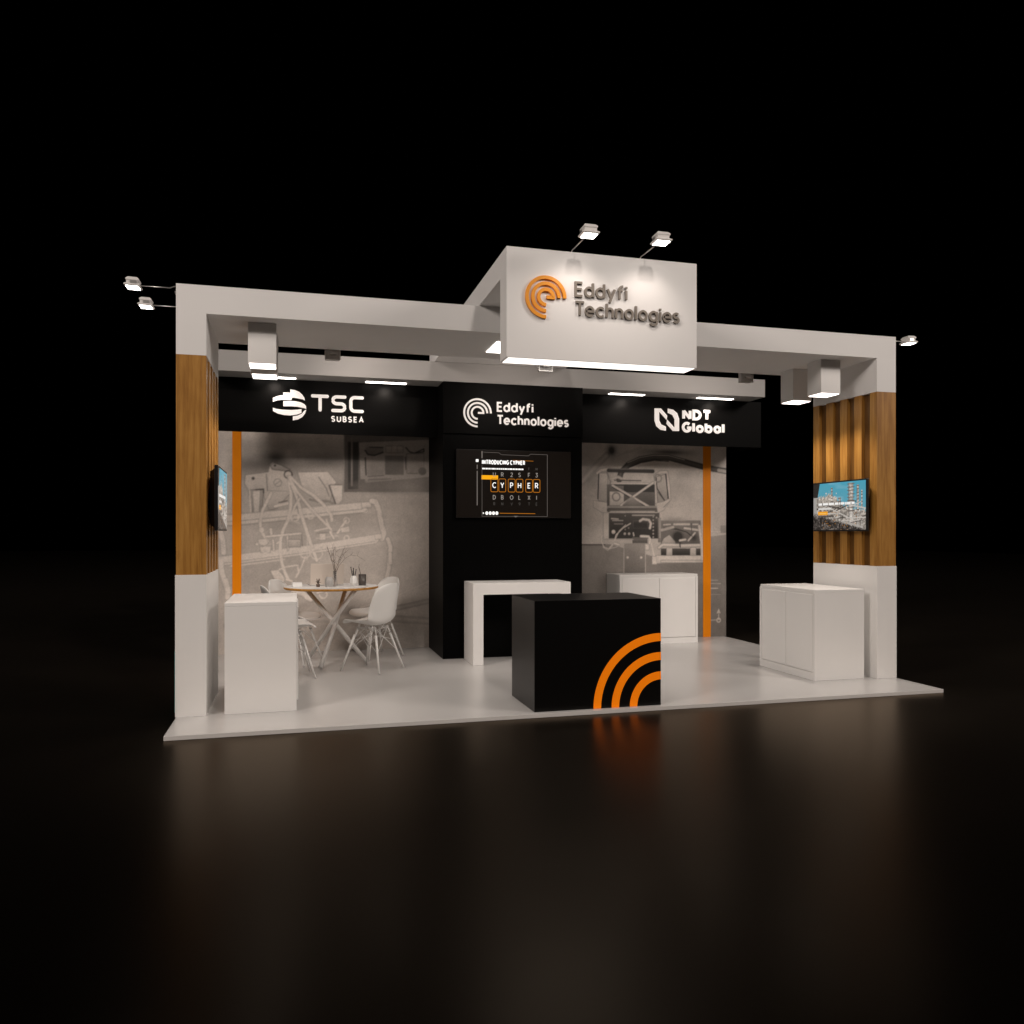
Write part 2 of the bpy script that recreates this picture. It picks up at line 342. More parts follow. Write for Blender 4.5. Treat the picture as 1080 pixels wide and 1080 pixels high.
# ================================================================== SIDE COLUMNS
def column(mirror, label):
    t = thing('wood_clad_column', label, 'column', (6 if mirror else 0, 0, 0), 0, 'side columns of the exhibition stand')
    def b(name, m, x0, x1, y0, y1, z0, z1, bev=.0015):
        if mirror: x0, x1 = -x1, -x0
        return box(name, m, t, x0, x1, y0, y1, z0, z1, bev)
    b('plinth', WHITE, -.006, .2, -.004, .91, 0, 1.0)
    b('upper_panel', BEAMW, 0, .2, 0, .91, 2.553, 2.85, 0)
    o = MB()
    for bx in ((0, .168, 0, .0905), (.168, .2, 0, .09)):
        x0, x1 = bx[:2]
        if mirror: x0, x1 = -x1, -x0
        o.box(x0, x1, bx[2], bx[3], 1.0, 2.553)
    o.build('wood_cladding', WOOD, t, .001)
    b('backing_board', WOODD, .004, .168, .0907, .909, 1.0005, 2.5525)
    for y0, y1 in ((.20, .30), (.40, .50), (.61, .71), (.815, .91)):
        b('slat', WOOD, .168, .2, y0, y1, 1.0005, 2.5525)
    return t
colL = column(False, 'wood and white column at the left end of the stand')
colR = column(True, 'wood and white column at the right end, behind the square white cabinet')
p = MB(); p.box(-.012, -.0065, .02, .88, .03, .46); p.build('printed_strip', TEAL, colL)
# ================================================================== ROOF BEAMS
b = MB(); b.box(0, 6, 0, .915, 2.85, 3.05); tag(b.build('header_beam', BEAMW, None), 'long white front beam spanning both columns of the stand', 'beam')
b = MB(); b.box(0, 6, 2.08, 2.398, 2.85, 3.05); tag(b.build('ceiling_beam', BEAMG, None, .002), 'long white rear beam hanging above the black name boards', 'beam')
# ================================================================== SIGN CANOPY
t = thing('sign_canopy', 'white roof canopy with raised orange and grey company name on its front', 'sign canopy', (2.18, -.84, 3.05))
def at_parent(o, p):  # world-built mesh put under a thing without moving
    o.parent = p; o.location = -Vector(p.location); return o
at_parent(MB().box(2.18, 3.589, -.84, -.664, 2.4775, 3.2245).build('sign_panel', BEAMW, None, .002), t)
at_parent(MB().box(2.18, 3.589, -.663, 2.398, 3.0515, 3.2245).build('roof_slab', BEAMW, None, .002), t)
at_parent(MB().box(2.195, 3.574, -.832, -.672, 2.4725, 2.4772).build('light_panel', PANELGLOW, None), t)
fr = FRONT(-.84)
m = MB(); spiral_logo(m, 2.454, 2.897, (.1345, .0935, .0525), .023, fr, 0, .016); at_parent(m.build('logo', ORANGEL), t)
m = MB()
text(m, 'Eddyfi', 2.66, 2.915, .106, .0155, .0115, fr, 0, .016, width=.392, squeeze=1.15)
text(m, 'Technologies', 2.66, 2.782, .106, .0155, .0115, fr, 0, .016, width=.798, squeeze=1.15)
at_parent(m.build('lettering', GREYL), t)
# ================================================================== BLACK BOARDS AND WALLS
t = thing('name_board', 'black name board above the left printed wall with a white globe logo', 'sign', (0, 2.4, 2.3))
at_parent(box('board', BLACK, None, 0, 2.268, 2.4, 2.44, 2.312, 2.849), t)
fr = FRONT(2.4)
m = MB()
for pl in [[(0.587, 2.618), (0.587, 2.656), (0.622, 2.675), (0.663, 2.685), (0.688, 2.689), (0.688, 2.715), (0.756, 2.718), (0.756, 2.751), (0.802, 2.746), (0.843, 2.729), (0.874, 2.702), (0.895, 2.671), (0.899, 2.644), (0.88, 2.655), (0.828, 2.664), (0.774, 2.67), (0.767, 2.644), (0.714, 2.644), (0.663, 2.642), (0.622, 2.634)], [(0.688, 2.63), (0.745, 2.634), (0.807, 2.633), (0.859, 2.624), (0.895, 2.607), (0.911, 2.586), (0.913, 2.56), (0.89, 2.567), (0.828, 2.578), (0.766, 2.58), (0.688, 2.578)], [(0.587, 2.558), (0.622, 2.548), (0.683, 2.542), (0.766, 2.542), (0.828, 2.548), (0.866, 2.556), (0.866, 2.517), (0.817, 2.498), (0.755, 2.487), (0.694, 2.489), (0.632, 2.502), (0.587, 2.526)], [(0.913, 2.551), (0.902, 2.513), (0.874, 2.475), (0.833, 2.45), (0.781, 2.438), (0.781, 2.478), (0.828, 2.488), (0.869, 2.509), (0.892, 2.54)]]: m.prism(pl, fr, 0, .012)
at_parent(m.build('logo', LETTER), t)
m = MB(); w = .033; z0, z1 = 2.538+w/2, 2.712-w/2
m.ribbon([(.959+w/2, z1), (1.139-w/2, z1)], w, fr, 0, .012, True); m.ribbon([(1.05, z1), (1.05, z0)], w, fr, 0, .0123, True)
zm = (z0+z1)/2; xs0, xs1 = 1.161+w/2, 1.315-w/2; r = (z1-zm)*.55
m.ribbon([(xs1, z1)]+arc(xs0+r, z1-r, r, r, 90, 180, 6)+arc(xs0+r, zm+r, r, r, 180, 270, 6)+arc(xs1-r, zm-r, r, r, 90, 0, 6)+arc(xs1-r, z0+r, r, r, 0, -90, 6)+[(xs0, z0)], w, fr, 0, .012, True)
xc0, xc1 = 1.343+w/2, 1.492-w/2
m.ribbon([(xc1, z1)]+arc(xc0+r, z1-r, r, r, 90, 180, 6)+arc(xc0+r, z0+r, r, r, 180, 270, 6)+[(xc1, z0)], w, fr, 0, .012, True)
text(m, 'SUBSEA', 1.160, 2.437, .062, .0125, .012, fr, 0, .010, width=.332)
at_parent(m.build('lettering', LETTER), t)
t = thing('feature_wall', 'black centre wall block carrying the white arc logo above the television', 'wall', (3.02, 2.07, 0))
at_parent(box('wall', BLACK, None, 2.268, 3.78, 2.085, 3.0, 0, 2.849), t)
at_parent(box('name_board', BLACK, None, 2.268, 3.78, 2.062, 2.0845, 2.318, 2.849), t)
fr = FRONT(2.062)
m = MB(); spiral_logo(m, 2.625, 2.537, (.141, .102, .062), .019, fr, 0, .01); at_parent(m.build('logo', LETTER), t)
m = MB()
text(m, 'Eddyfi', 2.83, 2.556, .104, .0185, .0115, fr, 0, .01, width=.40, squeeze=1.15)
text(m, 'Technologies', 2.83, 2.422, .104, .0185, .0115, fr, 0, .01, width=.798, squeeze=1.15)
at_parent(m.build('lettering', LETTER), t)
t = thing('name_board', 'black name board above the right printed wall with bold white lettering', 'sign', (3.78, 2.4, 2.3))
m = MB(); m.box(3.782, 6.15, 2.4, 2.44, 2.308, 2.849); m.box(6.11, 6.15, 2.44, 3.1, 2.308, 2.849); at_parent(m.build('board', BLACK, None, .0015), t)
fr = FRONT(2.4)
m = MB()
for pl in [[(4.771, 2.72), (4.848, 2.722), (4.927, 2.643), (4.92, 2.594), (4.827, 2.687), (4.827, 2.586), (4.853, 2.538), (4.911, 2.516), (4.911, 2.468), (4.844, 2.478), (4.795, 2.515), (4.771, 2.579)], [(5.077, 2.47), (4.999, 2.469), (4.92, 2.549), (4.927, 2.597), (5.021, 2.504), (5.021, 2.606), (4.994, 2.653), (4.936, 2.675), (4.936, 2.724), (5.003, 2.713), (5.052, 2.676), (5.077, 2.613)]]: m.prism(pl, fr, 0, .012)
at_parent(m.build('logo', LETTER), t)
m = MB()
text(m, 'NDT', 5.118, 2.600, .127, .034, .008, fr, 0, .01, width=.374, squeeze=1.3)
text(m, 'Global', 5.112, 2.455, .125, .032, .008, fr, 0, .01, width=.552, squeeze=1.15)
at_parent(m.build('lettering', LETTER), t)
# ================================================================== PRINTED BACK WALLS
LOPS = [('b', 0.69, 2.395, 0.928, 0.093, 0.56, 0.8),
 ('b', 0.69, 2.241, 0.825, 0.041, 0.38, 0.5),
 ('b', 0.445, 2.03, 0.412, 0.093, 0.25, 0.75),
 ('b', 0.612, 2.105, 0.134, 0.072, 0.2, 0.7),
 ('b', 1.141, 2.087, 0.309, 0.082, 0.24, 0.75),
 ('b', 0.73, 2.16, 0.052, 0.052, 0.45, 0.5),
 ('b', 0.07, 1.921, 0.103, 0.619, 0.55, 0.7),
 ('p', [(1.324, 2.468), (2.305, 2.501), (2.305, 1.759), (1.324, 1.746)], 0.25),
 ('p', [(1.366, 2.301), (1.479, 2.305), (1.479, 1.78), (1.366, 1.778)], 0.19),
 ('s', [(1.407, 2.345), (1.407, 1.82)], 0.0206, 0.27),
 ('s', [(1.324, 2.447), (1.324, 1.819)], 0.0103, 0.33),
 ('p', [(1.484, 2.3), (2.273, 2.355), (2.273, 1.93), (1.552, 1.849), (1.546, 1.891), (1.5, 1.89)], 0.36),
 ('p', [(1.552, 2.254), (1.75, 2.26), (1.761, 2.186), (1.656, 2.152), (1.562, 2.17)], 0.29),
 ('s', [(1.552, 2.212), (1.583, 2.166), (1.656, 2.157), (1.75, 2.196)], 0.0144, 0.18),
 ('s', [(1.604, 2.25), (1.75, 2.249)], 0.0124, 0.2),
 ('p', [(1.782, 2.266), (1.972, 2.271), (1.972, 2.197), (1.782, 2.192)], 0.39),
 ('s', [(1.845, 2.262), (1.845, 2.188)], 0.0062, 0.3),
 ('s', [(1.908, 2.264), (1.908, 2.19)], 0.0062, 0.3),
 ('s', [(2.004, 2.256), (2.047, 2.209), (2.1, 2.195), (2.208, 2.246), (2.208, 2.214), (2.1, 2.195)], 0.0155, 0.18),
 ('p', [(1.572, 2.139), (1.761, 2.144), (1.761, 1.942), (1.572, 1.939)], 0.32),
 ('p', [(1.771, 2.16), (1.983, 2.165), (1.983, 1.947), (1.771, 1.943)], 0.24),
 ('p', [(2.015, 2.187), (2.208, 2.192), (2.208, 1.972), (2.015, 1.968)], 0.34),
 ('s', [(1.555, 2.128), (1.562, 1.939)], 0.0165, 0.2),
 ('s', [(1.583, 1.923), (1.761, 1.937)], 0.0103, 0.22),
 ('s', [(1.999, 2.149), (2.004, 2.011)], 0.0134, 0.2),
 ('s', [(2.025, 1.963), (2.133, 1.965)], 0.0103, 0.22),
 ('s', [(1.593, 1.887), (1.834, 1.901)], 0.0165, 0.25),
 ('c', 2.192, 1.993, 0.0464, 0.0, 0.23),
 ('b', 1.708, 1.825, 0.464, 0.062, 0.24, 0.7),
 ('b', 1.919, 1.764, 0.412, 0.031, 0.2, 0.5),
 ('b', 2.079, 1.318, 0.227, 0.619, 0.5, 0.6),
 ('b', 0.397, 0.808, 0.412, 0.258, 0.37, 0.5),
 ('b', 1.708, 1.37, 0.567, 0.515, 0.44, 0.5),
 ('b', 0.989, 0.489, 0.619, 0.258, 0.36, 0.3),
 ('p', [(0.29, 1.915), (0.523, 1.95), (0.543, 2.032), (0.572, 2.053), (0.651, 2.024), (0.75, 1.985), (0.76, 1.944), (0.75, 1.728), (0.612, 1.563), (0.533, 1.542), (0.484, 1.674), (0.465, 1.765), (0.319, 1.753), (0.281, 1.824)], 0.47),
 ('p', [(0.543, 2.022), (0.582, 2.048), (0.661, 2.024), (0.75, 1.98), (0.72, 1.964), (0.563, 1.981)], 0.36),
 ('c', 0.592, 2.023, 0.0124, 0.0, 0.2),
 ('p', [(0.319, 1.753), (0.475, 1.771), (0.455, 1.49), (0.358, 1.479)], 0.36),
 ('p', [(0.363, 1.744), (0.44, 1.755), (0.426, 1.52), (0.377, 1.51)], 0.52),
 ('s', [(0.329, 1.753), (0.348, 1.489)], 0.0144, 0.55),
 ('s', [(0.397, 1.759), (0.475, 1.765), (0.475, 1.725)], 0.0165, 0.25),
 ('c', 0.368, 1.881, 0.0165, 0.0, 0.22),
 ('s', [(0.504, 1.929), (0.514, 1.746)], 0.0103, 0.3),
 ('c', 0.621, 1.839, 0.0412, 0.0082, 0.33),
 ('s', [(0.592, 1.818), (0.651, 1.86)], 0.0082, 0.33),
 ('s', [(0.523, 1.751), (0.73, 1.748)], 0.0093, 0.38),
 ('p', [(0.829, 1.956), (1.151, 1.967), (1.243, 1.849), (1.212, 1.818), (1.171, 1.64), (1.04, 1.628), (0.869, 1.812)], 0.47),
 ('s', [(1.05, 1.908), (1.131, 1.785), (1.161, 1.702)], 0.0103, 0.3),
 ('p', [(1.176, 1.822), (1.304, 1.824), (1.304, 1.662), (1.263, 1.61), (1.222, 1.62)], 0.52),
 ('s', [(1.161, 1.817), (1.232, 1.62)], 0.0144, 0.25),
 ('s', [(1.171, 1.822), (1.294, 1.824)], 0.0103, 0.28),
 ('s', [(0.959, 1.658), (1.04, 1.639), (1.131, 1.65), (1.212, 1.619)], 0.0227, 0.3),
 ('s', [(0.631, 1.624), (0.72, 1.646)], 0.0103, 0.25),
 ('b', 0.572, 1.521, 0.052, 0.031, 0.25, 0.5),
 ('s', [(0.592, 1.583), (0.72, 1.615)], 0.0309, 0.5),
 ('c', 0.73, 1.928, 0.0412, 0.0134, 0.22),
 ('s', [(0.022, 1.422), (0.261, 1.443), (1.52, 1.58)], 0.1134, 0.5),
 ('s', [(0.022, 1.447), (0.261, 1.469), (1.52, 1.607)], 0.0124, 0.62),
 ('s', [(0.022, 1.407), (0.261, 1.428), (1.52, 1.559)], 0.0113, 0.37),
 ('s', [(0.022, 1.367), (0.261, 1.382), (1.52, 1.517)], 0.0103, 0.36),
 ('s', [(0.022, 0.995), (0.261, 1.023), (0.919, 1.11), (1.656, 1.228)], 0.0928, 0.53),
 ('s', [(0.022, 1.015), (0.261, 1.048), (0.919, 1.136), (1.656, 1.254)], 0.0124, 0.64),
 ('s', [(0.022, 0.969), (0.261, 0.997), (0.919, 1.084), (1.656, 1.201)], 0.0103, 0.38),
 ('s', [(0.137, 0.938), (0.69, 1.009)], 0.0155, 0.5),
 ('c', 0.156, 0.943, 0.0155, 0.0, 0.6),
 ('p', [(1.51, 1.633), (1.614, 1.644), (1.624, 1.581), (1.52, 1.57)], 0.5),
 ('c', 1.557, 1.544, 0.0206, 0.0082, 0.5),
 ('c', 1.635, 1.623, 0.0165, 0.0062, 0.35),
 ('s', [(1.624, 1.65), (1.666, 1.645), (1.698, 1.571), (1.719, 1.466), (1.74, 1.37), (1.761, 1.296), (1.74, 1.233)], 0.0557, 0.5),
 ('s', [(1.698, 1.529), (1.74, 1.445), (1.75, 1.339)], 0.0227, 0.58),
 ('p', [(1.656, 1.28), (1.729, 1.286), (1.74, 1.228), (1.666, 1.222)], 0.52),
 ('s', [(1.666, 1.175), (1.708, 1.185)], 0.0165, 0.45),
 ('s', [(1.803, 1.227), (1.834, 1.137), (1.824, 1.042), (1.824, 0.999), (1.813, 0.893), (1.792, 0.798)], 0.0474, 0.48),
 ('s', [(1.829, 1.063), (1.834, 0.957)], 0.0371, 0.5),
 ('s', [(0.032, 1.337), (0.06, 1.216), (0.07, 1.085)], 0.0515, 0.5),
 ('s', [(0.041, 1.004), (0.051, 0.884), (0.08, 0.782), (0.108, 0.691), (0.108, 0.61)], 0.0515, 0.52),
 ('s', [(0.089, 0.792), (0.118, 0.671)], 0.0454, 0.56),
 ('s', [(0.553, 1.726), (0.504, 1.623), (0.465, 1.541), (0.44, 1.419), (0.445, 1.327), (0.484, 1.256), (0.514, 1.204)], 0.0289, 0.54),
 ('c', 0.455, 1.327, 0.0289, 0.0, 0.58),
 ('s', [(0.735, 1.903), (0.76, 1.728), (0.755, 1.574), (0.73, 1.44), (0.681, 1.337), (0.651, 1.225), (0.646, 1.091), (0.666, 0.958), (0.7, 0.855), (0.73, 0.793)], 0.0309, 0.57),
 ('s', [(0.74, 1.903), (0.78, 1.78), (0.829, 1.647), (0.869, 1.492), (0.929, 1.296), (0.989, 1.11), (1.03, 0.996)], 0.033, 0.55),
 ('s', [(0.75, 1.81), (0.809, 1.657), (0.839, 1.492)], 0.0103, 0.33),
 ('s', [(0.75, 1.903), (0.859, 1.791), (0.989, 1.711), (1.1, 1.608), (1.182, 1.494), (1.192, 1.432)], 0.0309, 0.58),
 ('s', [(0.76, 1.872), (0.869, 1.761), (0.989, 1.679)], 0.0082, 0.36),
 ('s', [(0.74, 1.893), (0.819, 1.75), (0.939, 1.596), (1.07, 1.452), (1.182, 1.338)], 0.0268, 0.52),
 ('s', [(0.849, 1.668), (0.799, 1.585), (0.76, 1.471)], 0.0227, 0.52),
 ('s', [(0.909, 1.038), (0.869, 0.925), (0.809, 0.812)], 0.0113, 0.55),
 ('s', [(0.929, 1.317), (0.929, 1.007)], 0.0124, 0.48),
 ('c', 0.799, 1.466, 0.0433, 0.0155, 0.56),
 ('c', 0.799, 1.466, 0.0144, 0.0, 0.6),
 ('c', 0.964, 1.483, 0.033, 0.0134, 0.53),
 ('s', [(0.75, 1.43), (0.849, 1.399)], 0.0165, 0.45),
 ('p', [(0.416, 1.225), (0.504, 1.235), (0.523, 1.184), (0.484, 1.154), (0.426, 1.174)], 0.54),
 ('p', [(0.533, 1.347), (0.563, 1.347), (0.572, 1.266), (0.543, 1.255)], 0.55),
 ('s', [(0.504, 1.256), (0.869, 1.291)], 0.0206, 0.5),
 ('c', 0.406, 1.174, 0.0186, 0.0, 0.55),
 ('p', [(0.436, 1.144), (0.553, 1.153), (0.543, 1.082), (0.445, 1.082)], 0.5),
 ('c', 0.494, 1.113, 0.033, 0.0113, 0.58),
 ('s', [(0.572, 1.215), (0.582, 1.112)], 0.0206, 0.48),
 ('s', [(0.612, 1.184), (0.661, 1.214)], 0.0186, 0.5),
 ('p', [(0.71, 1.255), (0.73, 1.276), (0.74, 1.111), (0.72, 1.101)], 0.52),
 ('p', [(0.73, 1.224), (0.859, 1.224), (0.859, 1.142), (0.73, 1.142)], 0.43),
 ('s', [(0.869, 1.296), (0.879, 1.152)], 0.0082, 0.3),
 ('s', [(1.01, 1.317), (1.171, 1.354)], 0.0186, 0.56),
 ('s', [(1.03, 1.291), (1.294, 1.317)], 0.0093, 0.33),
 ('p', [(1.06, 1.286), (1.126, 1.286), (1.126, 1.218), (1.06, 1.219)], 0.56),
 ('s', [(1.03, 1.234), (1.253, 1.265)], 0.0144, 0.48),
 ('s', [(1.253, 1.296), (1.345, 1.432)], 0.0247, 0.54),
 ('c', 1.35, 1.432, 0.0309, 0.0093, 0.56),
 ('p', [(1.284, 1.349), (1.376, 1.37), (1.386, 1.307), (1.294, 1.296)], 0.54),
 ('c', 1.35, 1.239, 0.0268, 0.0113, 0.58),
 ('s', [(1.131, 1.442), (1.192, 1.296)], 0.0144, 0.55),
 ('s', [(1.171, 1.307), (1.212, 1.234)], 0.0206, 0.5),
 ('c', 0.909, 1.074, 0.0515, 0.0103, 0.58),
 ('s', [(0.989, 1.089), (1.09, 1.141)], 0.0103, 0.42),
 ('c', 1.03, 1.068, 0.0619, 0.0082, 0.6),
 ('p', [(0.543, 0.888), (0.621, 0.897), (0.681, 0.835), (0.681, 0.773), (0.592, 0.785)], 0.5),
 ('c', 0.612, 0.846, 0.0309, 0.0103, 0.58),
 ('c', 0.651, 0.794, 0.033, 0.0103, 0.55),
 ('s', [(0.631, 0.897), (0.7, 0.927), (0.829, 0.946), (0.839, 0.863), (0.809, 0.812)], 0.0144, 0.52),
 ('s', [(0.71, 0.793), (0.77, 0.772)], 0.0206, 0.55),
 ('s', [(0.75, 0.679), (0.889, 0.636), (0.969, 0.572)], 0.0619, 0.45),
 ('c', 0.939, 0.604, 0.0351, 0.0103, 0.55),
 ('c', 1.1, 0.621, 0.0412, 0.0124, 0.52),
 ('s', [(1.04, 0.643), (1.161, 0.682)], 0.0309, 0.46),
 ('b', 1.666, 0.821, 0.082, 0.041, 0.46, 0.7),
 ('s', [(1.5, 0.466), (1.866, 0.574), (2.262, 0.748)], 0.0258, 0.4),
 ('s', [(1.552, 0.391), (1.972, 0.465), (2.262, 0.523)], 0.0619, 0.33),
 ('b', 2.133, 0.622, 0.165, 0.052, 0.42, 0.5),
 ('s', [(0.108, 0.308), (0.69, 0.342), (1.5, 0.371), (2.262, 0.297)], 0.0825, 0.36)]
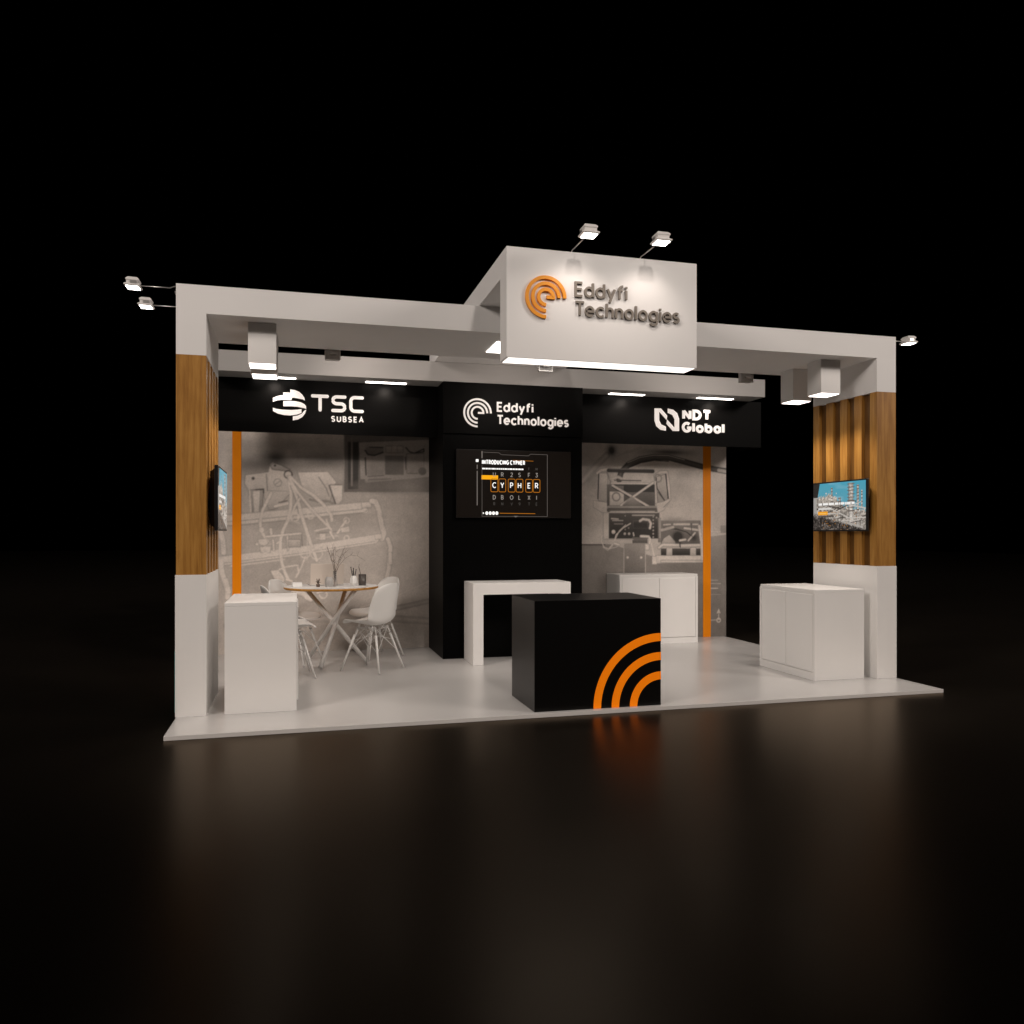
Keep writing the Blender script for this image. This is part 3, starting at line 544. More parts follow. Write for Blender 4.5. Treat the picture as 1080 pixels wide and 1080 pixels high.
ROPS = [('b', 5.041, 2.455, 1.047, 0.14, 0.46, 0.5),
 ('b', 4.421, 2.003, 0.291, 0.291, 0.34, 0.4),
 ('b', 5.616, 1.791, 0.465, 0.465, 0.52, 0.6),
 ('b', 5.167, 1.494, 0.698, 0.14, 0.5, 0.5),
 ('b', 4.3, 1.546, 0.233, 0.349, 0.5, 0.5),
 ('p', [(4.011, 1.161), (4.47, 1.159), (5.167, 0.971), (5.786, 0.965), (5.786, 1.249), (6.102, 1.284), (6.102, -0.229), (4.011, -0.147)], 0.27),
 ('b', 4.421, 0.635, 0.349, 0.349, 0.3, 0.5),
 ('s', [(4.011, 1.155), (4.397, 1.154)], 0.014, 0.2),
 ('b', 5.422, 0.851, 0.349, 0.093, 0.25, 0.5),
 ('b', 5.877, 1.794, 0.14, 0.465, 0.6, 0.6),
 ('b', 4.203, 1.976, 0.151, 0.151, 0.28, 0.7),
 ('s', [(4.107, 1.907), (4.239, 2.057), (4.421, 2.231)], 0.0814, 0.33),
 ('b', 4.482, 2.29, 0.058, 0.07, 0.16, 0.95),
 ('s', [(4.543, 2.234), (4.766, 2.297), (4.865, 2.335)], 0.0233, 0.35),
 ('b', 5.231, 2.287, 0.279, 0.037, 0.22, 0.9),
 ('b', 5.487, 2.375, 0.116, 0.047, 0.55, 0.6),
 ('b', 4.482, 2.427, 0.14, 0.047, 0.5, 0.5),
 ('b', 5.32, 1.845, 0.186, 0.14, 0.33, 0.5),
 ('b', 5.487, 2.023, 0.163, 0.105, 0.36, 0.4),
 ('s', [(4.58, 1.938), (4.605, 2.03), (4.704, 2.124), (4.853, 2.19), (5.041, 2.224), (5.231, 2.222), (5.448, 2.175), (5.681, 2.121), (5.838, 2.095), (6.102, 2.059)], 0.0744, 0.2),
 ('s', [(4.691, 2.146), (4.853, 2.213), (5.041, 2.247), (5.231, 2.246), (5.448, 2.198)], 0.0093, 0.42),
 ('s', [(4.716, 2.089), (4.865, 2.15), (5.041, 2.183), (5.231, 2.176)], 0.0116, 0.14),
 ('s', [(5.917, 2.079), (6.102, 2.053)], 0.0465, 0.36),
 ('s', [(4.3, 2.012), (4.348, 2.047), (4.445, 2.066)], 0.0302, 0.46),
 ('s', [(4.445, 2.049), (5.022, 2.049)], 0.0488, 0.17),
 ('s', [(4.458, 2.067), (5.015, 2.072)], 0.0081, 0.3),
 ('p', [(4.324, 2.013), (4.433, 2.015), (4.433, 1.661), (4.312, 1.683)], 0.42),
 ('s', [(4.318, 2.001), (4.306, 1.706)], 0.0151, 0.2),
 ('s', [(4.421, 2.026), (4.47, 1.913), (4.433, 1.775)], 0.0186, 0.28),
 ('s', [(4.47, 1.947), (4.568, 1.972), (4.617, 1.95)], 0.0349, 0.35),
 ('s', [(5.053, 1.992), (5.129, 2.04), (5.205, 2.041), (5.231, 1.879), (5.243, 1.704)], 0.0349, 0.44),
 ('p', [(5.066, 1.981), (5.205, 2.018), (5.218, 1.692), (5.091, 1.656)], 0.38),
 ('s', [(5.066, 1.969), (5.078, 1.842), (5.18, 1.692)], 0.014, 0.2),
 ('s', [(5.192, 2.018), (5.231, 1.716)], 0.0151, 0.2),
 ('c', 5.091, 1.964, 0.0465, 0.0186, 0.28),
 ('s', [(5.091, 1.795), (5.167, 1.703)], 0.0116, 0.24),
 ('s', [(5.053, 1.922), (5.066, 1.668)], 0.0209, 0.45),
 ('p', [(4.421, 1.878), (5.053, 1.888), (5.053, 1.621), (4.421, 1.616)], 0.24),
 ('p', [(4.642, 1.881), (5.041, 1.887), (5.041, 1.795), (4.642, 1.79)], 0.17),
 ('p', [(4.458, 1.793), (4.642, 1.795), (4.642, 1.629), (4.458, 1.627)], 0.46),
 ('c', 4.543, 1.731, 0.0488, 0.0174, 0.3),
 ('s', [(4.482, 1.896), (4.965, 1.898)], 0.0174, 0.46),
 ('s', [(4.519, 1.931), (4.865, 1.931)], 0.0163, 0.24),
 ('s', [(4.519, 1.874), (4.915, 1.874)], 0.0105, 0.15),
 ('s', [(4.494, 1.868), (4.965, 1.62)], 0.0256, 0.43),
 ('s', [(5.028, 1.91), (4.605, 1.629)], 0.0256, 0.43),
 ('s', [(4.494, 1.845), (4.965, 1.597)], 0.0081, 0.15),
 ('p', [(4.741, 1.745), (4.89, 1.631), (4.617, 1.629)], 0.32),
 ('p', [(4.427, 1.621), (5.078, 1.627), (5.078, 1.569), (4.427, 1.564)], 0.31),
 ('s', [(4.445, 1.57), (5.091, 1.575)], 0.0465, 0.22),
 ('s', [(4.47, 1.553), (5.041, 1.557)], 0.014, 0.42),
 ('p', [(4.251, 1.682), (4.421, 1.661), (4.421, 1.524), (4.348, 1.547), (4.251, 1.603)], 0.5),
 ('p', [(5.066, 1.656), (5.167, 1.68), (5.243, 1.716), (5.243, 1.669), (5.167, 1.575), (5.091, 1.54)], 0.52),
 ('s', [(5.167, 1.61), (5.243, 1.681)], 0.0105, 0.3),
 ('p', [(4.445, 1.536), (5.11, 1.54), (5.11, 1.227), (4.445, 1.228)], 0.2),
 ('p', [(4.378, 1.536), (4.445, 1.536), (4.445, 1.222), (4.378, 1.222)], 0.5),
 ('s', [(4.753, 1.509), (5.041, 1.511)], 0.0151, 0.4),
 ('s', [(4.482, 1.468), (4.568, 1.462)], 0.0163, 0.42),
 ('s', [(4.494, 1.445), (4.629, 1.445)], 0.0116, 0.4),
 ('s', [(4.519, 1.405), (4.629, 1.405)], 0.0105, 0.33),
 ('c', 4.507, 1.308, 0.0233, 0.0, 0.48),
 ('c', 4.654, 1.285, 0.0151, 0.0, 0.42),
 ('c', 4.71, 1.285, 0.0151, 0.0, 0.42),
 ('c', 4.66, 1.336, 0.0105, 0.0, 0.3),
 ('c', 4.704, 1.354, 0.0105, 0.0, 0.3),
 ('c', 4.66, 1.503, 0.0081, 0.0, 0.4),
 ('p', [(4.766, 1.44), (4.953, 1.441), (4.953, 1.354), (4.766, 1.354)], 0.21),
 ('s', [(4.853, 1.441), (4.89, 1.464), (4.971, 1.453), (4.997, 1.412), (4.984, 1.354)], 0.0233, 0.56),
 ('p', [(4.766, 1.331), (4.978, 1.331), (4.978, 1.273), (4.766, 1.273)], 0.1),
 ('p', [(4.753, 1.239), (4.953, 1.239), (4.953, 1.169), (4.753, 1.17)], 0.24),
 ('s', [(4.865, 1.256), (4.965, 1.252), (4.99, 1.215), (4.978, 1.169)], 0.0233, 0.54),
 ('s', [(4.766, 1.296), (4.772, 1.262)], 0.0151, 0.48),
 ('p', [(4.903, 1.158), (4.971, 1.157), (4.971, 1.088), (4.903, 1.088)], 0.5),
 ('c', 5.028, 1.493, 0.0105, 0.0, 0.4),
 ('c', 5.028, 1.452, 0.0105, 0.0, 0.4),
 ('c', 5.028, 1.41, 0.0105, 0.0, 0.4),
 ('c', 5.028, 1.368, 0.0105, 0.0, 0.4),
 ('c', 5.028, 1.326, 0.0105, 0.0, 0.4),
 ('c', 5.028, 1.285, 0.0105, 0.0, 0.4),
 ('c', 5.028, 1.243, 0.0105, 0.0, 0.4),
 ('c', 5.072, 1.482, 0.0105, 0.0, 0.42),
 ('s', [(4.458, 1.222), (4.766, 1.216)], 0.0105, 0.35),
 ('p', [(5.091, 1.482), (5.129, 1.482), (5.129, 1.18), (5.091, 1.18)], 0.3),
 ('s', [(5.116, 1.471), (5.116, 1.238)], 0.0105, 0.42),
 ('p', [(4.642, 1.17), (4.921, 1.169), (4.921, 0.776), (4.642, 0.78)], 0.29),
 ('s', [(4.642, 1.17), (4.642, 0.78)], 0.0093, 0.4),
 ('s', [(4.925, 1.146), (4.925, 0.776)], 0.0093, 0.4),
 ('c', 4.691, 0.998, 0.014, 0.0, 0.55),
 ('c', 4.869, 0.996, 0.014, 0.0, 0.55),
 ('s', [(4.728, 1.411), (4.629, 1.354), (4.543, 1.273), (4.507, 1.171), (4.445, 1.102), (4.385, 1.125), (4.354, 1.194), (4.36, 1.262)], 0.0116, 0.48),
 ('s', [(4.666, 1.394), (4.58, 1.319), (4.531, 1.216), (4.494, 1.136), (4.433, 1.085), (4.372, 1.126)], 0.0093, 0.42),
 ('s', [(4.445, 1.102), (4.543, 1.125), (4.605, 1.159)], 0.0105, 0.42),
 ('s', [(4.519, 1.171), (4.58, 1.153)], 0.0233, 0.45),
 ('p', [(5.129, 1.447), (5.668, 1.45), (5.668, 1.131), (5.129, 1.134)], 0.26),
 ('b', 5.32, 1.46, 0.163, 0.035, 0.34, 0.7),
 ('s', [(5.167, 1.395), (5.256, 1.401)], 0.0151, 0.66),
 ('s', [(5.307, 1.401), (5.512, 1.402)], 0.0174, 0.68),
 ('s', [(5.564, 1.402), (5.629, 1.402)], 0.0163, 0.66),
 ('p', [(5.129, 1.157), (5.167, 1.227), (5.243, 1.273), (5.32, 1.191), (5.333, 1.144)], 0.4),
 ('s', [(5.167, 1.354), (5.345, 1.343), (5.474, 1.308), (5.538, 1.261)], 0.0116, 0.14),
 ('s', [(5.142, 1.331), (5.294, 1.366)], 0.0349, 0.38),
 ('b', 5.358, 1.25, 0.058, 0.058, 0.13, 0.9),
 ('b', 5.577, 1.238, 0.047, 0.047, 0.2, 0.7),
 ('s', [(5.384, 1.203), (5.461, 1.214)], 0.0209, 0.5),
 ('s', [(5.5, 1.202), (5.59, 1.296)], 0.0233, 0.4),
 ('s', [(5.448, 1.355), (5.629, 1.332)], 0.0279, 0.42),
 ('s', [(5.538, 1.414), (5.551, 1.249)], 0.0116, 0.25),
 ('s', [(5.104, 1.116), (5.154, 1.151), (5.371, 1.144)], 0.0326, 0.42),
 ('s', [(5.154, 1.154), (5.371, 1.149)], 0.0093, 0.58),
 ('s', [(5.397, 1.138), (5.655, 1.143)], 0.0349, 0.42),
 ('s', [(5.409, 1.149), (5.642, 1.155)], 0.0093, 0.56),
 ('s', [(5.384, 1.179), (5.39, 1.121)], 0.014, 0.15),
 ('p', [(5.129, 1.105), (5.668, 1.102), (5.668, 1.002), (5.129, 1.006)], 0.2),
 ('p', [(5.205, 1.11), (5.281, 1.11), (5.281, 0.999), (5.205, 0.999)], 0.43),
 ('p', [(5.525, 1.114), (5.603, 1.114), (5.603, 1.002), (5.525, 1.003)], 0.43),
 ('s', [(5.003, 1.169), (5.041, 1.007), (5.053, 0.96)], 0.0302, 0.4),
 ('p', [(5.015, 0.995), (5.078, 1.018), (5.707, 1.013), (5.707, 0.937), (5.041, 0.92)], 0.47),
 ('s', [(5.041, 0.993), (5.707, 1.001)], 0.0093, 0.58),
 ('p', [(5.015, 1.007), (5.072, 1.006), (5.072, 0.914), (5.015, 0.914)], 0.54),
 ('s', [(5.649, 1.379), (5.681, 1.178), (5.694, 0.966)], 0.0349, 0.5),
 ('p', [(5.129, 0.959), (5.707, 0.954), (5.707, 0.925), (5.129, 0.93)], 0.44),
 ('s', [(5.772, 1.308), (5.983, 1.312)], 0.0186, 0.62),
 ('p', [(5.943, 1.391), (6.023, 1.391), (6.023, 1.296), (5.943, 1.296)], 0.33),
 ('b', 5.891, 1.604, 0.093, 0.023, 0.45, 0.5),
 ('b', 5.891, 1.913, 0.093, 0.023, 0.5, 0.5),
 ('s', [(5.812, 0.705), (5.904, 0.704)], 0.0081, 0.42),
 ('s', [(5.799, 0.664), (5.943, 0.661)], 0.0081, 0.42),
 ('s', [(5.799, 0.605), (5.904, 0.603)], 0.0116, 0.46),
 ('s', [(5.812, 0.528), (5.943, 0.525)], 0.007, 0.36),
 ('s', [(5.917, 0.348), (5.917, 0.217)], 0.0093, 0.45),
 ('p', [(5.917, 0.354), (5.95, 0.287), (5.884, 0.289)], 0.42),
 ('c', 5.917, 0.205, 0.0256, 0.0081, 0.5),
 ('s', [(5.812, 0.208), (5.943, 0.211)], 0.0081, 0.42)]
def wall(x0, x1, z1, ops, label, sx0, sx1, val, gain, con, soft, res=.0052):
    t = thing('printed_wall', label, 'wall', (x0, 3.0, 0))
    at_parent(box('panel', BEAMW, None, x0, x1, 2.9825, 3.02, 0, z1), t)
    p = Print(x0, x1, .002, z1, res, val); p.noise(.5, .05); p.noise(.2, .02); p.run(ops)
    mu = p.I.mean(); p.I = np.clip(mu*gain+(p.I-mu)*con, .05, .80)
    for _ in range(soft):
        q = np.pad(p.I, 1, mode='edge'); p.I = (q[:-2, 1:-1]+q[2:, 1:-1]+q[1:-1, :-2]+q[1:-1, 2:]+2*q[1:-1, 1:-1])/6
    p.noise(.05, .03); p.noise(.010, .05); p.noise(.16, .035); p.I = np.clip(p.I, .04, .85)
    me = p.mesh('print', lambda X, Z: (X, np.full_like(X, 2.9805), Z)); o = link('print', me, PRINT); at_parent(o, t)
    at_parent(box('orange_stripe', ORANGE, None, sx0, sx1, 2.9765, 2.9802, .001, z1, 0), t)
wall(0, 2.266, 2.42, LOPS, 'sepia printed wall of pipe scanning rails and hoses behind the round table', .156, .247, .42, 1.34, 2.7, 3)
wall(3.782, 6.02, 2.42, ROPS, 'sepia printed wall of a boxed instrument on a wall behind the low white cupboard', 5.70, 5.806, .41, 1.27, 3.0, 2)
# ================================================================== LIGHTS OF THE STAND
def downlight(t, loc, aim, power, cone, r=.09):
    l = D.lights.new('lamp_beam', 'SPOT'); l.energy = power; l.color = (1, .87, .77); l.spot_size = math.radians(cone); l.spot_blend = .55; l.shadow_soft_size = r
    o = D.objects.new('lamp_beam', l); COL.objects.link(o); o.parent = t; o.location = loc; o.rotation_euler = Vector(aim).to_track_quat('-Z', 'Y').to_euler()
def cube_lamp(x, y, label, power=34):
    t = thing('cube_lamp', label, 'ceiling lamp', (x, y, 2.85), 0, 'white cube lamps under the front beam')
    MB().box(-.1, .1, -.1, .1, -.2995, -.0008).build('lamp_body', WHITE, t, .0015)
    MB().box(-.092, .092, -.092, .092, -.304, -.2998).build('diffuser', LAMP, t)
    downlight(t, (0, 0, -.32), (0, .10, -1), power, 114)
# soffit light under the front beam
SOFGLOW = emis('soffit_glow', (1, .92, .84), 5)
t = thing('ceiling_light', 'wide white light panel set in the front beam behind the canopy sign', 'light', (2.98, .46, 2.85))
at_parent(MB().box(2.39, 3.55, .27, .655, 2.844, 2.8495).build('diffuser', SOFGLOW), t)
for sx in (-.32, .32): downlight(t, (sx, 0, -.03), (0, .25, -1), 8, 120, .12)
cube_lamp(.572, .26, 'white cube lamp under the beam beside the left column, nearer the front')
cube_lamp(.572, .68, 'white cube lamp under the beam beside the left column, behind the nearer one')
cube_lamp(5.452, .27, 'white cube lamp under the beam beside the right column, nearer the front', 37)
cube_lamp(5.452, .69, 'white cube lamp under the beam near the right column, behind the nearer one', 37)
def strip(x0, x1, label):
    t = thing('ceiling_light', label, 'light', ((x0+x1)/2, 2.31, 2.85), 0, 'strip lights under the rear beam')
    w = (x1-x0)/2
    MB().box(-w, w, -.034, .034, -.004, -.0006).build('diffuser', STRIPGLOW, t)
    downlight(t, (0, 0, -.03), (0, .35, -1), 7, 130, .06)
strip(.40, .81, 'strip light under the rear beam left of the globe logo')
strip(1.505, 1.92, 'strip light under the rear beam right of the subsea name')
strip(4.185, 4.60, 'strip light under the rear beam left of the split ring logo')
strip(5.27, 5.715, 'strip light under the rear beam above the global lettering')
# floodlights on arms
def flood(x, y, z, rz, L, up, label, power, group, tilt=2):
    t = thing('arm_floodlight', label, 'floodlight', (x, y, z), rz, group)
    m = MB(); m.tube([(0, .01, -.03), (0, 0, max(.022, up*1.4)), (0, -.012, max(.026, up*1.8)), (0, -.05, up+.012), (0, -L+.05, up+.012)], .0042, 8)
    m.box(-.02, .02, -.012, .02, -.03, -.012); m.build('arm', METAL, t)
    R = Matrix.Translation((0, -L, up+.02)) @ Matrix.Rotation(math.radians(-tilt), 4, 'X') @ Matrix.Scale(.86, 4)
    def shape(rings):
        bm = bmesh.new(); prev = None
        for (sx, sy, zz) in rings:
            vs = [bm.verts.new((a*sx, c*sy, zz)) for a, c in ((-1, -1), (1, -1), (1, 1), (-1, 1))]
            if prev:
                for k in range(4): bm.faces.new((prev[k], prev[(k+1) % 4], vs[(k+1) % 4], vs[k]))
            else: bm.faces.new(vs[::-1])
            prev = vs
        bm.faces.new(prev); bmesh.ops.recalc_face_normals(bm, faces=bm.faces); bmesh.ops.transform(bm, matrix=R, verts=bm.verts); return bm
    m = MB(); m.bm.free(); m.bm = shape([(.062, .055, -.028), (.067, .060, -.022), (.067, .060, -.014), (.048, .044, -.002), (.050, .045, .016), (.056, .050, .022), (.056, .050, .032), (.044, .037, .046), (.040, .033, .049)])
    h = m.build('lamp_head', WMETAL, t, .0015)
    m = MB(); m.bm.free(); m.bm = shape([(.052, .046, -.0315), (.052, .046, -.0282)]); m.build('lens', FLOODGLOW, t)
    for sgn in (-1, 1): MB().box(.049*sgn-.003, .049*sgn+.003, -L-.012, -L+.03, up+.012, up+.034).build('bracket', METAL, t)
    l = D.lights.new('flood_beam', 'SPOT'); l.energy = power; l.color = (1, .86, .77); l.spot_size = math.radians(105); l.spot_blend = .8; l.shadow_soft_size = .04
    lo = D.objects.new('flood_beam', l); COL.objects.link(lo); lo.parent = t; lo.location = (0, -L+.01, up-.022)
    lo.rotation_euler = Vector((0, .30, -.55)).to_track_quat('-Z', 'Y').to_euler()
    return t
gs = 'floodlights on arms along the top of the stand'
flood(2.663, -.78, 3.224, 0, .34, .018, 'arm floodlight above the canopy sign, over the short name', 5, gs)
flood(3.178, -.78, 3.224, 0, .34, .018, 'arm floodlight above the canopy sign, nearer its right corner', 5, gs)
flood(0.0, .05, 3.015, math.radians(-90), .285, .0, 'floodlight on a thin arm left of the stand, upper of the pair', 3, gs, 2)
flood(0.0, .55, 3.015, math.radians(-90), .285, .0, 'floodlight on a thin arm left of the stand, lower of the pair', 3, gs, 2)
flood(6.0, .05, 3.015, math.radians(90), .18, .0, 'floodlight on a short arm beyond the right column', 3, gs, 2)
def backspot(x, label, aimx=0, power=17):
    t = thing('rear_spotlight', label, 'spotlight', (x, .99, 2.83), 0, 'small spotlights behind the front beam')
    m = MB(); m.box(-.058, .058, -.03, .03, -.055, .045); m.build('lamp_body', WMETAL, t, .004)
    m = MB()
    for q in ((-.066, .066, -.058, -.050), (-.066, .066, .038, .048), (-.066, -.057, -.050, .038), (.057, .066, -.050, .038)): m.box(q[0], q[1], -.042, -.030, q[2], q[3])
    m.build('rim', METAL, t)
    MB().box(-.03, .03, -.074, -.043, -.02, .0).build('bracket', METAL, t)
    MB().box(-.048, .048, .0302, .033, -.046, .036).build('lens', FLOODGLOW, t)
    l = D.lights.new('spot_beam', 'SPOT'); l.energy = power; l.color = (1, .86, .77); l.spot_size = math.radians(130); l.spot_blend = .9; l.shadow_soft_size = .05
    lo = D.objects.new('spot_beam', l); COL.objects.link(lo); lo.parent = t; lo.location = (0, .05, -.01)
    lo.rotation_euler = Vector((aimx, 1, -.55)).to_track_quat('-Z', 'Y').to_euler()
backspot(1.115, 'small white spotlight behind the front beam, above the subsea name', .85, 34)
backspot(3.016, 'small white spotlight just below the lit edge of the canopy sign')
backspot(5.085, 'small white spotlight behind the front beam, left of the right cube lamps')
# ================================================================== FURNITURE
# black counter
t = thing('reception_counter', 'black reception counter with orange quarter rings at the front edge', 'counter', (2.97, -.2, 0))
at_parent(box('body', BLACKL, None, 2.477, 3.47, -.5, .13, .0005, .7825, 0), t)
at_parent(box('top', BLACKL, None, 2.477, 3.47, -.5, .13, .7825, .803, 0), t)
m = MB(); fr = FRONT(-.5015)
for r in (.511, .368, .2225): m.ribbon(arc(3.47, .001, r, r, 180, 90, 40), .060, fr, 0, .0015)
at_parent(m.build('ring_emblem', mat('added_glow_orange_ring', (.98, .26, .001), .45, .25, emit=(1, .17, 0), es=.20)), t)  # orange rings given slight added emission to raise their brightness
# white bench shaped desk
m = MB(); m.prism([(2.48, .0005), (2.583, .0005), (2.583, .69), (3.38, .69), (3.38, .0005), (3.484, .0005), (3.484, .803), (2.48, .803)], FRONT(1.6), -.44, 0)
tag(m.build('console_table', WHITE, None, .003), 'white waterfall console table against the black wall under the television', 'table')
# cabinets
def cabinet(name, label, x0, x1, y0, y1, h, side):
    t = thing(name, label, 'cabinet', ((x0+x1)/2, (y0+y1)/2, 0))
    m = MB(); m.box(x0, x1, y0, y1, .0005, h-.0255); at_parent(m.build('carcass', WHITE, None, .0015), t)
    m = MB()
    if side == 'L': m.box(x0-.004, x1, y0, y1, h-.025, h)
    elif side == 'R': m.box(x0, x1+.002, y0, y1, h-.025, h)
    else: m.box(x0, x1, y0-.004, y1, h-.025, h)
    at_parent(m.build('top', WHITE, None, .002), t)
    zz0, zz1 = .075, h-.045
    for k in (0, 1):
        if side in 'LR':
            a = y0+.035; b_ = y1-.035; mid = (a+b_)/2; q0, q1 = (a, mid-.003) if k == 0 else (mid+.003, b_)
            d = box('door', WHITE, None, *( (x0-.012, x0-.0005) if side == 'L' else (x1+.0005, x1+.012)), q0, q1, zz0, zz1, .0015)
        else:
            a = x0+.03; b_ = x1-.03; mid = (a+b_)/2; q0, q1 = (a, mid-.003) if k == 0 else (mid+.003, b_)
            d = box('door', WHITE, None, q0, q1, y0-.012, y0-.0005, zz0, zz1, .0015)
        at_parent(d, t)
    # raised edge around the doors
    m = MB()
    if side == 'L':
        for q in ((y0, y0+.03, .0005, h-.0255), (y1-.03, y1, .0005, h-.0255), (y0+.03, y1-.03, .0005, .068)): m.box(x0-.012, x0-.0003, *q)
    elif side == 'F':
        for q in ((x0, x0+.026, .0005, h-.0255), (x1-.026, x1, .0005, h-.0255), (x0+.026, x1-.026, .0005, .068)): m.box(q[0], q[1], y0-.012, y0-.0003, q[2], q[3])
    else:
        m.bm.free(); return t
    at_parent(m.build('frame', WHITE, None, .001), t); return t
cabinet('cabinet', 'white cabinet with its plain side to the front, beside the left column', .322, .818, .0, .90, .796, 'R')
cabinet('cabinet', 'white two door cabinet standing beside the right column', 5.205, 5.70, .04, .905, .796, 'L')
cabinet('cabinet', 'low white cupboard against the right printed wall, behind the black counter', 4.41, 5.40, 2.56, 2.96, .812, 'F')
# ================================================================== TELEVISIONS
def refinery():
    p = Print(0, .75, 0, .445, .0042, 0); U, V = p.X/.75, p.Z/.445
    rgb = np.zeros(U.shape+(3,)); rgb[:] = np.array([.20, .46, .56])*(1-V[..., None])*.8+np.array([.07, .37, .50])*V[..., None]
    p.I[:] = 0; A = np.zeros(U.shape)
    def lay(mask, col): rgb[:] = rgb*(1-mask[..., None])+np.array(col)*mask[..., None]
    sky = rgb.copy(); q = Print(0, .75, 0, .445, .0042, 1.); q.noise(.012, .55); q.noise(.03, .4); q.noise(.006, .3); n1 = np.clip(q.I, 0, 3)
    cl = Print(0, .75, 0, .445, .0042, 1.); cl.noise(.09, .5, 1.6, .6); rgb += np.clip(cl.I[..., None]-1.1, 0, 1)*np.array([.25, .22, .2])
    hill = .78-.95*np.abs(U-.33); hill = np.where(U < .3, np.maximum(hill, .72), np.maximum(hill, .50-.1*U))
    m = (V < hill+.06*(n1-1)).astype(float); lay(m, [.34, .30, .26]); rgb = np.where(m[..., None] > 0, rgb*(.35+.75*n1[..., None]), rgb)
    for cx, w, top in ((.735, .045, .97), (.86, .018, .92), (.93, .012, .8), (.52, .02, .68), (.37, .014, .9)):
        mm = ((np.abs(U-cx) < w) & (V < top)).astype(float); t = (np.abs(U-cx)/w)
        lay(mm, [.46, .42, .38]); rgb = np.where(mm[..., None] > 0, rgb*(1.25-.9*t[..., None]**2)*(.6+.4*n1[..., None]), rgb)
        for k in range(9): lay(((np.abs(U-cx) < w*1.5) & (np.abs(V-top+.07*k+.02) < .010)).astype(float), [.16, .13, .11])
    for k in range(26):
        a, b_ = rng.random(2); c_ = rng.random()*.5+.05; sl_ = rng.choice([-.6, -.3, .0, .0, .25, .5]); d = np.abs(V-(c_+sl_*(U-a)))
        lay(((d < .008+.008*b_) & (np.abs(U-a) < .1+.12*b_)).astype(float)*.85, [.62, .57, .52] if k % 3 else [.05, .04, .035])
    lay(((np.abs(U-.03) < .05-.03*V)).astype(float), [.4, .38, .35]); lay(((U < .13-.15*(1-V)) & (V > .7)).astype(float), [.02, .018, .016])
    low = .34-.33*U; m = (V < low+.05*(n1-1)); lay(m.astype(float), [.030, .025, .022]); rgb = np.where(m[..., None], rgb*(.3+1.3*n1[..., None]**2), rgb)
    lay(((np.abs(U-.75) < .2) & (np.abs(V-(.36-.33*U)) < .02)).astype(float)*.7, [.5, .46, .42])
    for k in range(30):
        cx, cz = rng.random()*.8+.15, rng.random()*.4; lay((np.hypot((U-cx)*1.7, V-cz) < .012).astype(float)*.8, [.5, .2, .02])
    # caption bars: a white headline and two short rules, an orange button
    lay(((np.abs(V-.555) < .022) & (U > .10) & (U < .80) & (np.sin(U*160)+np.sin(U*57) > -1.15)).astype(float), [1, .98, .95])
    lay(((np.abs(V-.455) < .02) & (U > .10) & (U < .36)).astype(float), [.75, .72, .68])
    lay(((np.abs(V-.355) < .038) & (U > .09) & (U < .29)).astype(float), [1, .40, .01]); lay(((np.abs(V-.355) < .006) & (U > .12) & (U < .26)).astype(float), [1, .75, .3])
    return p, rgb
PR, RGB = refinery()
def side_tv(x, s, label):
    # s=+1: screen faces -x (on the right column), s=-1: faces +x
    t = thing('television', label, 'television', (x, .425, 1.5475), 0, 'televisions on the slatted columns')
    m = MB(); m.box(0 if s > 0 else -.024, .024 if s > 0 else 0, -.385, .385, -.236, .236); m.build('bezel', DARKP, t, .003)
    bm = bmesh.new()
    for (xx, hy, hz) in ((.0245*s, .36, .215), (.058*s, .27, .15)):
        pass
    a = [bm.verts.new((.0245*s, y, z)) for y, z in ((-.36, -.215), (.36, -.215), (.36, .215), (-.36, .215))]
    c = [bm.verts.new((.058*s, y, z)) for y, z in ((-.33, -.19), (.33, -.19), (.33, .19), (-.33, .19))]
    bm.faces.new(a); bm.faces.new(c)
    for k in range(4): bm.faces.new((a[k], a[(k+1) % 4], c[(k+1) % 4], c[k]))
    bmesh.ops.recalc_face_normals(bm, faces=bm.faces); m = MB(); m.bm.free(); m.bm = bm; m.build('back_shell', DARKP, t, .004)
    MB().box(min(.0585*s, (.0735)*s), max(.0585*s, .0735*s), -.1, .1, -.1, .1).build('wall_mount', METAL, t)
    me = PR.mesh('screen', (lambda X, Z: (np.full_like(X, -.0012*s), s*(.375-X), Z-.2225)), RGB); link('screen', me, SCREEN, t)
    return t
side_tv(5.726, 1, 'television showing a refinery under blue sky on the right slatted column')
side_tv(.274, -1, 'television on the left slatted column seen almost edge on')
t = thing('television', 'wide television with the boxed word cypher on the black centre wall', 'television', (3.02, 2.05, 1.8))
at_parent(box('bezel', DARKP, None, 2.398, 3.64, 2.045, 2.0795, 1.452, 2.157, .003), t)
at_parent(box('wall_mount', METAL, None, 2.9, 3.14, 2.0797, 2.0848, 1.7, 1.9), t)
fr = FRONT(2.0445)
m = MB(); m.prism([(2.402, 1.456), (3.636, 1.456), (3.636, 2.153), (2.402, 2.153)], fr, 0, .0006)
sc = at_parent(m.build('screen', SCR_B), t)
XX = lambda px: 2.402+(px-80)*(1.234/868)      # measured on the screen picture
ZZ = lambda py: 1.456+(617-py)*(.697/515)
def scr(name, mt, fn, d=.0012):
    m = MB(); fn(m, d); o = m.build(name, mt, None); o.parent = sc; o.location = (0, 0, 0); return o
def f_head(m, d): text(m, 'INTRODUCING CYPHER', XX(268), ZZ(211), .048, .0105, .007, fr, .0007, d, width=XX(592)-XX(268))
scr('headline', SCR_W, f_head)
